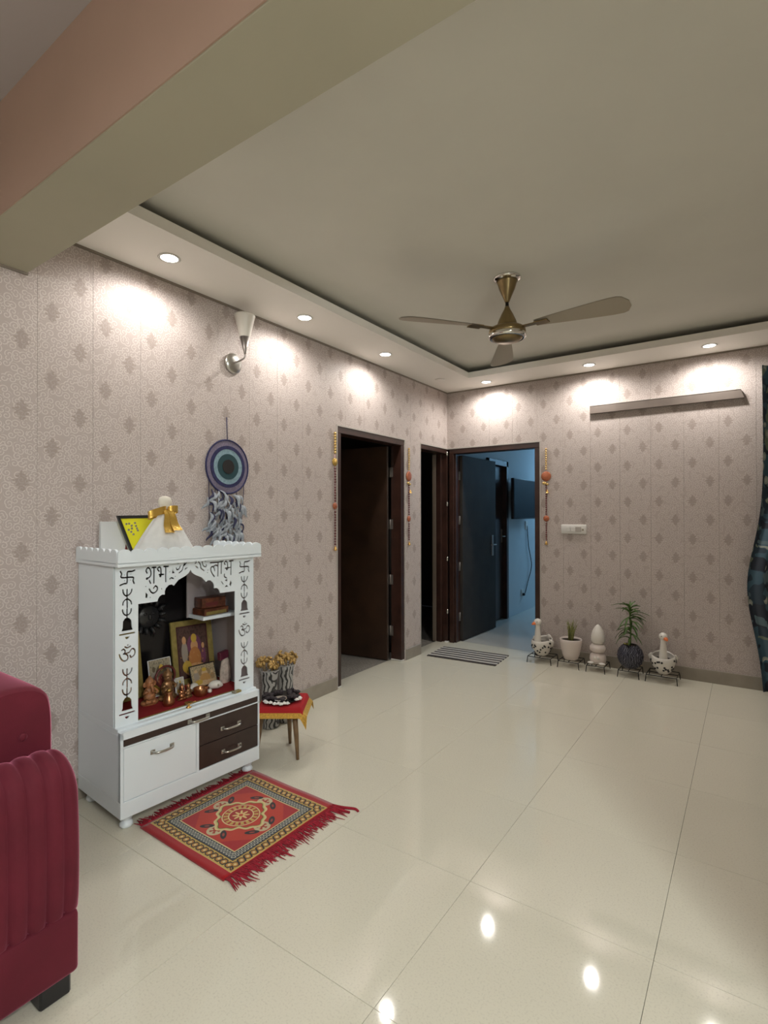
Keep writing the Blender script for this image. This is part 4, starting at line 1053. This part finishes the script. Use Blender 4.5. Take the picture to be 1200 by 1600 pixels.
for sg, nm in ((1, 'fringe'), (-1, 'fringe')):
    fr_ = MB(); y = -.300
    while y < .300:
        L = rs.uniform(.045, .085)*(1 if sg > 0 else .8); dy = rs.uniform(-.02, .03); x0 = PH+.004
        if rs.random() < .08: L *= 1.35
        p = [(sg*x0, y, .0045), (sg*(x0+L*.35), y+dy*.2, .0055+rs.uniform(0, .003)), (sg*(x0+L*.7), y+dy*.6, .004), (sg*(x0+L), y+dy, .002)]
        fr_.tube(smooth_path(p, 2), [.0026,.0026,.0024,.0022,.0020,.0017,.0008], 5); y += rs.uniform(.0022, .0042)
    fr_.obj(nm, M['fringe'], rug, kind='stuff')
fr_ = MB()
fr_.tube(smooth_path([(PH, .298, .005), (PH+.05, .31, .006), (PH+.10, .335, .004), (PH+.125, .33, .003)]), .006, 6); fr_.tube(smooth_path([(PH, .285, .005), (PH+.06, .29, .006), (PH+.10, .30, .003)]), .006, 6)
fr_.obj('corner_tassel', M['fringe'], rug)

# ================================================================== STOOL WITH CLOTH AND TRAY
stx, sty = .437, -2.797
SZ = .292
STR = R(34.75)
st = thing('wooden_stool', 'small wooden stool with splayed legs beside the shrine', 'stool', (stx, sty, 0), STR)
MB().box((-.115, -.115, SZ-.022), (.115, .115, SZ), .006, 2).obj('seat', M['stoolwood'], st)
for sx, sy in ((1,-1),(-1.5,.1),(.2,1.1)):
    MB().tube([(sx*.075, sy*.075, SZ-.018), (sx*.088, sy*.088, .14), (sx*.098, sy*.098, 0.004)], [.016, .0135, .0085], 12).obj('leg', M['stoolwood'], st)
def drape(u, v):
    x = (u-.5)*.345; y = (v-.5)*.345
    ex, ey = max(0, abs(x)-.118), max(0, abs(y)-.118)
    e = math.hypot(ex, ey)
    drop = e*.62+.016*min(1, e/.02)+ex*ey*17
    px = math.copysign(min(abs(x), .118)+ex*.62, x); py = math.copysign(min(abs(y), .118)+ey*.62, y)
    return (px, py, SZ+.0025-drop*.95)
ct = thing('stool_cloth', 'red cloth with gold border draped over the stool', 'cloth', (stx, sty, 0), STR)
mb = MB().grid(drape, 41, 41); nq = len(mb.v)
sel_r = MB(); sel_g = MB()
def sub(fset):
    o_ = MB(); o_.add(mb.v, fset, True); o_.add([(x, y, z-.0018) for x, y, z in mb.v], [tuple(reversed(f)) for f in fset], True)
    return o_
fi = [f for k, f in enumerate(mb.f) if 4 <= k % 40 < 36 and 4 <= k//40 < 36]; fo = [f for k, f in enumerate(mb.f) if not (4 <= k % 40 < 36 and 4 <= k//40 < 36)]
def compact(o_):
    used = sorted({i for f in o_.f for i in f}); mp = {i: k for k, i in enumerate(used)}
    o_.v = [o_.v[i] for i in used]; o_.f = [[mp[i] for i in f] for f in o_.f]; return o_
compact(sub(fi)).obj('cloth', M['redcloth'], ct); compact(sub(fo)).obj('gold_border', M['gold'], ct)
# tray with dark garland and white blossoms
zt = SZ+.0035
ty = thing('offering_tray', 'round dark metal tray on the red stool cloth', 'tray', (stx-.01, sty-.005, zt), 0)
MB().lathe([(.082,0),(.100,.006),(.108,.014),(.106,.0155),(.096,.008),(.001,.004)], seg=32).obj('dish', M['tray'], ty)
MB().lathe([(.020,.005),(.036,.012),(.040,.024),(.037,.0245),(.022,.014),(.001,.012)], (.03, -.035, 0), 20).obj('small_bowl', M['chrome'], ty)
gl = thing('dark_garland', 'dark garland lying over the tray on the stool', 'garland', (stx-.01, sty-.005, zt+.012))
mb = MB(); rs = random.Random(9)
for k in range(46):
    a = rs.uniform(0, 6.283); rr = rs.uniform(.055, .100); mb.ball((rr*math.cos(a), rr*math.sin(a), .006+rs.uniform(0, .012)), rs.uniform(.010, .016), (1.2, 1, .7), seg=8, rings=6)
mb.obj('blossoms', M['darkleaf'], gl)
k = 0
for an, rr, wh in ((-100,.105,'left'),(-88,.112,'left'),(-78,.104,'left'),(-62,.114,'front'),(-52,.110,'front'),(-45,.122,'front'),(-36,.112,'front'),(-28,.120,'front'),(8,.106,'right'),(16,.114,'right'),(25,.110,'right')):
    a = R(an); k += 1
    f_ = thing('white_blossom', f'small white blossom in the {wh} cluster along the edge of the dark tray', 'flower', (stx-.01+rr*math.cos(a), sty-.005+rr*math.sin(a), zt+.012), rs.uniform(0, 3), 'white blossoms on the tray')
    MB().ball((0, 0, .006), .0095, (1, 1, .8), seg=10, rings=6).obj('bud', M['cotton'], f_)
    pt = MB()
    for q_ in range(5): pt.ball((.008*math.cos(q_*1.2566), .008*math.sin(q_*1.2566), .004), .006, (1,1,.6), seg=8, rings=5)
    pt.obj('petals', M['cotton'], f_)
# two tall floor vases behind the stool
def vase(label, x, y, hgt, rot, seed):
    t = thing('floor_vase', label, 'vase', (x, y, 0), R(rot), 'printed vases behind the stool')
    h = hgt
    MB().lathe([(.052,0),(.060,.006),(.062,.02),(.058,.08*h/.4),(.050,.20*h/.4),(.048,.30*h/.4),(.054,h-.03),(.060,h-.008)], seg=28).obj('body', M['vase'], t)
    MB().lathe([(.060,h-.008),(.064,h-.002),(.062,h),(.056,h-.004),(.048,h-.05)], seg=28, cap=False).obj('lip', M['vaselip'], t)
    rs = random.Random(seed)
    for k in range(8):
        a = k*2.4+rs.random(); r0 = .02+.055*rs.random(); zz = h+.012+.045*rs.random(); x_, y_ = r0*math.cos(a), r0*math.sin(a)*1.2
        f_ = MB().tube([(x_*.3, y_*.3, h-.05), (x_, y_, zz)], .0025, 6).obj('stem', M['driedgold'], t)
        pm = MB(); s_ = rs.uniform(.026, .036)
        tilt = Matrix.Translation((x_, y_, zz)) @ Matrix.Rotation(a, 4, 'Z') @ Matrix.Rotation(rs.uniform(.3, 1.1), 4, 'Y')
        for p_ in range(6):
            an = p_*math.pi/3+rs.uniform(-.2, .2)
            ca_, sa_ = math.cos(an), math.sin(an)
            pm.tube([(s_*.1*ca_, s_*.1*sa_, 0), (s_*.55*ca_, s_*.55*sa_, s_*.30), (s_*.95*ca_, s_*.95*sa_, s_*.22), (s_*1.15*ca_, s_*1.15*sa_, -s_*.05)], [.004, .010, .009, .002], 8, M=tilt)
        pm.ball((0, 0, s_*.25), s_*.30, (1,1,1.3), seg=10, rings=6, M=tilt)
        pm.obj('gilded_flower', M['driedgold'], t)
    return t
vase('tall printed vase of gilded flowers behind the stool, nearer the shrine', .105, -2.590, .365, 20, 1)
vase('tall printed vase of gilded flowers behind the stool, farther from the shrine', .115, -2.462, .370, 70, 2)

# ================================================================== STRIPED DOORMAT
dm = thing('striped_doormat', 'charcoal and cream striped doormat before the bedroom doorway', 'doormat', (.41, -.37, 0), R(4))
mw, ml = .335, .195; n_ = 11
for k in range(n_):
    y0 = -ml+2*ml*k/n_; y1 = y0+2*ml/n_
    wv = MB().grid(lambda u, v: (-mw+2*mw*u, y0+(y1-y0)*v, .0075+.001*math.sin(u*6)+(.0012 if k % 2 else 0)), 12, 2)
    wv.add([(x, y, .0005) for x, y, z in wv.v], [tuple(reversed(f)) for f in wv.f], False)
    wv.box((-mw, y0, .0005), (mw, y0+.001, .0075)).box((-mw, y1-.001, .0005), (mw, y1, .0075)).box((-mw, y0, .0005), (-mw+.002, y1, .0075)).box((mw-.002, y0, .0005), (mw, y1, .0075))
    wv.obj('stripe', M['matdark'] if k % 2 == 0 else M['matlight'], dm)

# ================================================================== PLANTERS ALONG THE FAR WALL
def stand(x, y, label, w=.205, d_=.20, hgt=.060, rot=0):
    t = thing('wire_stand', label, 'plant stand', (x, y, 0), R(rot), 'low wire plant stands')
    a, b_ = w/2, d_/2
    rr = .0035
    MB().tube([(-a,-b_,hgt-rr),(a,-b_,hgt-rr),(a,b_,hgt-rr),(-a,b_,hgt-rr),(-a,-b_,hgt-rr)], rr, 6).tube([(-a,0,hgt-rr),(a,0,hgt-rr)], rr, 6).tube([(0,-b_,hgt-rr),(0,b_,hgt-rr)], rr, 6).obj('rim', M['wire'], t)
    for sx in (-1, 1):
        for sy in (-1, 1): MB().tube([(sx*a, sy*b_, hgt-rr), (sx*(a+.006), sy*(b_+.004), 0.001)], rr, 6).obj('leg', M['wire'], t)
SY = -.150; SHH = .060
stand(1.050, SY, 'low black wire stand under the white goose beside the bedroom door')
stand(1.305, SY, 'low black wire stand under the plain white pot', .17)
stand(1.530, SY, 'low black wire stand under the white stacked ornament', .14)
stand(1.785, SY, 'low black wire stand under the dark textured pot', .15)
stand(2.025, SY, 'low black wire stand under the white goose nearest the curtain', .215)
def goose(label, x, rot, hd):
    t = thing('goose_planter', label, 'planter', (x, SY, SHH+.0005), R(rot), 'spotted goose planters')
    # body faces -y locally: neck at the front, tail behind
    def body(u, v):
        a = 2*math.pi*u; z = .130*v; r0 = .042+.062*math.sin(min(1, v*1.15)*math.pi/2)**.8
        if v > .8: r0 -= .006*(v-.8)/.2
        lift = .030*max(0, math.sin(a))**2*v*v+ .012*max(0, abs(math.cos(a))-.3)*v*v
        return (r0*.88*math.cos(a), r0*math.sin(a)*1.0, z+lift)
    mb = MB().grid(body, 33, 12); n = len(mb.v)
    mb.add([(x_*.93, y_*.93, z_+.004) for x_, y_, z_ in mb.v], [tuple(reversed(f)) for f in mb.f], True)
    for k in range(32): mb.f.append([11*33+k, 11*33+k+1, n+11*33+k+1, n+11*33+k]); mb.sm.append(True); mb.mi.append(0)
    mb.add([body(k/32, 0) for k in range(32)], [tuple(range(32))[::-1]])
    mb.obj('body', M['ceramic'], t)
    MB().lathe([(.001,.108),(.090,.108),(.088,.100),(.001,.100)], seg=28, sx=.88, cap=False).obj('soil', M['soil'], t)
    MB().tube(smooth_path([(0, -.060, .085), (0, -.062, .13), (0, -.062, .20), (0, -.060, .26), (0, -.062, .285)], 4), [.040,.038,.036,.034,.032,.0305,.029,.027,.0255,.024,.0225,.021,.0205,.020,.020,.021,.022], 16).obj('neck', M['ceramic'], t)
    hm = T(0, -.060, .300) @ RZ(hd)
    MB().ball((0, 0, .005), .034, (.92, 1.05, .92), seg=18, rings=12, M=hm).obj('head', M['ceramic'], t)
    MB().tube([(0, -.022, -.004), (0, -.042, -.010), (0, -.058, -.017)], [.017, .013, .004], 12, M=hm).obj('beak', M['orange'], t)
    for s_ in (-1, 1): MB().ball((s_*.024, -.018, .010), .0042, seg=8, rings=6, M=hm).obj('eye', M['black'], t)
    for s_ in (-1, 1):
        MB().tube([(s_*.076, .030, .095), (s_*.092, .020, .130), (s_*.086, -.008, .152)], [.022, .018, .006], 12).obj('wing', M['ceramic'], t)
    MB().ball((0, .098, .142), .036, (.8, .35, .9), seg=12, rings=8).obj('tail', M['ceramic'], t)
    rs = random.Random(int(x*100)); mb = MB()
    for k in range(44):
        u, v = (k*.381966) % 1, .22+.66*rs.random(); p = Vector(body(u, v)); nn = Vector((p.x, p.y, .0)).normalized()
        q_ = nn.to_track_quat('Z', 'Y').to_matrix().to_4x4()
        mb.lathe([(.001, .0030), (.0078, .0028), (.0082, -.004)], M=Matrix.Translation(p+nn*.0008) @ q_, seg=10)
    mb.obj('black_spots', M['black'], t)
    return t
goose('white spotted goose planter beside the bedroom door', 1.046, -20, -25)
goose('white spotted goose planter at the curtain end of the row', 2.028, 8, 30)
# plain pot with grassy plant
t = thing('white_pot', 'plain pinkish white pot with soil on its wire stand', 'pot', (1.303, SY, SHH+.0005), 0)
MB().lathe([(.046,0),(.056,.004),(.072,.045),(.084,.10),(.092,.150),(.094,.178),(.091,.181),(.086,.176),(.083,.150)], seg=36).obj('body', M['ceramicp'], t)
MB().lathe([(.001,.166),(.085,.166),(.084,.158),(.001,.158)], seg=28, cap=False).obj('soil', M['soil'], t)
t = thing('grassy_plant', 'clump of thin grassy leaves growing in the white pot', 'plant', (1.303, SY, SHH+.166), 0)
rs = random.Random(11)
for k in range(34):
    a = rs.uniform(0, 6.28); L = rs.uniform(.12, .19); sp_ = rs.uniform(.01, .05); x0, y0 = rs.uniform(-.018, .018), rs.uniform(-.018, .018)
    MB().tube(smooth_path([(x0, y0, 0), (x0+sp_*.3*math.cos(a), y0+sp_*.3*math.sin(a), L*.5), (x0+sp_*math.cos(a), y0+sp_*math.sin(a), L)], 3), [.0026,.0028,.0028,.0026,.0022,.0016,.0006], 5).obj('blade', M['grass'], t)
# stacked ornament
t = thing('stacked_ornament', 'white ornament of stacked rounded forms with egg top', 'ornament', (1.530, SY, SHH+.0005), 0)
MB().lathe([(.050,0),(.062,.010),(.068,.035),(.064,.070),(.048,.088),(.030,.095)], seg=32).obj('base_form', M['ceramicp'], t)
MB().lathe([(.030,.092),(.052,.098),(.066,.118),(.066,.140),(.054,.160),(.036,.168)], seg=32).obj('middle_form', M['ceramicp'], t)
MB().lathe([(.036,.166),(.050,.178),(.058,.202),(.056,.236),(.044,.278),(.026,.310),(.012,.326),(.001,.332)], seg=32).obj('egg_top', M['ceramic'], t)
MB().ball((-.045, -.060, .012), .022, (1.3,1,.5), seg=12, rings=8).ball((.045, -.060, .012), .022, (1.3,1,.5), seg=12, rings=8).obj('foot', M['ceramic'], t)
MB().ball((-.012, -.064, .055), .013, (1,.6,1.2), seg=10, rings=6).ball((.012, -.064, .055), .013, (1,.6,1.2), seg=10, rings=6).obj('hand', M['ceramic'], t)
# dark textured pot with leafy plant
t = thing('dark_pot', 'glossy blue-black textured pot on its wire stand', 'pot', (1.785, SY, SHH+.0005), 0)
mb = MB()
def pot(u, v):
    a = 2*math.pi*u; ph = math.pi*(.12+.70*v); r0 = .098*math.sin(ph)*(1+.05*math.sin(a*14+v*8)*math.sin(v*26)); return (r0*math.cos(a), r0*math.sin(a), .098*(math.cos(math.pi*.12)-math.cos(ph))*1.12)

mb.grid(pot, 57, 26); mb.add([pot(k/56, 0) for k in range(56)], [tuple(range(56))[::-1]]); mb.obj('body', M['urchin'], t)
zt_ = pot(0, 1)[2]
MB().lathe([(.001,zt_-.006),(.052,zt_-.006),(.050,zt_-.012),(.001,zt_-.012)], seg=24, cap=False).obj('soil', M['soil'], t)
t = thing('leafy_plant', 'upright leafy plant growing in the dark pot', 'plant', (1.785, SY, SHH+zt_-.006), 0)
MB().tube(smooth_path([(0, 0, 0), (.004, 0, .12), (-.002, .002, .24), (0, 0, .30)], 3), [.006]*6+[.005]*4, 8).obj('stem', M['leaf'], t)
rs = random.Random(21)
def leafm(L, w, droop):
    mb = MB()
    mb.grid(lambda u, v: (L*u, (v-.5)*w*math.sin(math.pi*(.05+.95*u))**.6*2*.5+0*u, .45*L*u-droop*L*u*u+abs(v-.5)*.012), 9, 3)
    mb.add([(x, y, z-.0008) for x, y, z in mb.v], [tuple(reversed(f)) for f in mb.f], True); return mb.mesh('leaf', M['leaf'])
lfm = [leafm(.11, .018, .9), leafm(.085, .016, .5), leafm(.12, .016, 1.15)]
for k in range(46):
    top = k < 18; z = rs.uniform(.24, .305) if top else rs.uniform(.03, .25)
    o = link('leaf', lfm[1] if top and rs.random() < .6 else lfm[rs.choice([0, 2])], t, loc=(0, 0, z)); o.rotation_euler = (0, -R(rs.uniform(20, 55)) if top else -R(rs.uniform(-10, 20)), k*2.4+rs.random()*.5)
yl = leafm(.07, .036, .5); yl.materials[0] = M['yleaf']
o = link('leaf', yl, t, loc=(-.015, -.03, .005), label='broad yellowing leaf'); o.rotation_euler = (0, -.3, R(-100))

# ================================================================== SOFA
sf = thing('velvet_sofa', 'raspberry velvet sofa with channelled rolled arm at the left edge', 'sofa', (0, 0, 0))
AX0, AX1, AY0, AY1 = .860, 1.050, -5.02, -4.172
prof = []                                     # outward roll: from inner top over to outer face
for a in range(150, -1, -15): prof.append((.950+.095*math.cos(R(a)), .570+.094*math.sin(R(a))))
prof += [(1.050, .50), (1.053, .40), (1.052, .30), (1.046, .235), (1.036, .222)]
prof = [(p.x, p.z) for p in smooth_path([(x, 0, z) for x, z in prof], 2)]
nch = 19; sub_ = 6
def arm_fn(i, t):
    x, z = prof[i]
    ch = (t*nch) % 1.0 if t < 1 else 1.0
    b_ = .013*(max(0, 1-(2*ch-1)**2)**.5)
    # normal in xz
    p0, p1 = prof[max(0, i-1)], prof[min(len(prof)-1, i+1)]
    tx, tz = p1[0]-p0[0], p1[1]-p0[1]; L = math.hypot(tx, tz); nx, nz = -tz/L, tx/L
    nx, nz = -nx, -nz
    if nx*(x-.95)+nz*(z-.45) < 0: nx, nz = -nx, -nz
    y = AY0+(AY1-AY0)*t
    e = max(0, (y-(AY1-.055))/.055); rd = .060*(1-math.sqrt(max(0, 1-e*e)))
    k = min(1, max(0, (z-.30)/.30))
    return (x+nx*(b_-.012)-rd*.35*(1 if x > .96 else 0), y, z+nz*(b_-.012)-rd*k)
ny = nch*sub_+1; mb = MB()
vs = [arm_fn(i, j/(ny-1)) for j in range(ny) for i in range(len(prof))]; npf = len(prof)
mb.add(vs, [(j*npf+i, (j+1)*npf+i, (j+1)*npf+i+1, j*npf+i+1) for j in range(ny-1) for i in range(npf-1)], True)
for j in (0, ny-1):                       # closed ends
    ring_ = [vs[j*npf+i] for i in range(npf)]+[(AX0+.01, vs[j*npf][1], .222)]
    f = tuple(range(len(ring_))); mb.add(ring_, [f if j else f[::-1]])
mb.obj('channelled_arm', M['velvet'], sf)
MB().box((AX0, AY0, .060), (1.050, AY1-.010, .232), .014, 3).obj('arm_base', M['velvet'], sf)
MB().box((AX0+.005, AY0+.02, .225), (1.025, AY1-.02, .60), .02, 2).obj('arm_core', M['velvet'], sf)
MB().box((.03, AY0+.02, .062), (AX0, AY1-.01, .30), .015, 3).obj('seat_base', M['velvet'], sf)
MB().box((.06, AY0, .30), (AX0-.005, AY1-.17, .44), .035, 4).obj('seat_cushion', M['velvet'], sf)
mb = MB()
bp = smooth_path([(0, AY1-.24, .30), (0, AY1-.235, .55), (0, AY1-.225, .76), (0, AY1-.185, .825), (0, AY1-.110, .842), (0, AY1-.040, .825), (0, AY1-.012, .77), (0, AY1-.008, .60), (0, AY1-.008, .30)], 4)
nb = len(bp); xs = [.05, .055, .07, .12, .60, .80, .855, .876, .884]; ins = [.05, .02, .006, 0, 0, 0, .004, .016, .045]
cy, cz = AY1-.12, .56
vs = []
for x, s_ in zip(xs, ins):
    for p in bp: vs.append((x, cy+(p.y-cy)*(1-s_*1.6), cz+(p.z-cz)*(1-s_*.8)))
mb.add(vs, [(a*nb+i, a*nb+i+1, (a+1)*nb+i+1, (a+1)*nb+i) for a in range(len(xs)-1) for i in range(nb-1)], True)
mb.add(vs[:nb], [tuple(range(nb))[::-1]]); mb.add(vs[-nb:], [tuple(range(nb))])
mb.obj('backrest', M['velvet'], sf)
MB().ball((.887, AY1-.09, .70), .011, (.35, 1, 1), seg=14, rings=8).obj('button', M['velvet'], sf)
for lx, ly in ((.99, AY1-.065), (.99, AY0+.07), (.08, AY1-.065), (.08, AY0+.07)):
    MB().box((lx-.045, ly-.04, 0), (lx+.045, ly+.04, .064), .006).obj('leg', M['black'], sf)
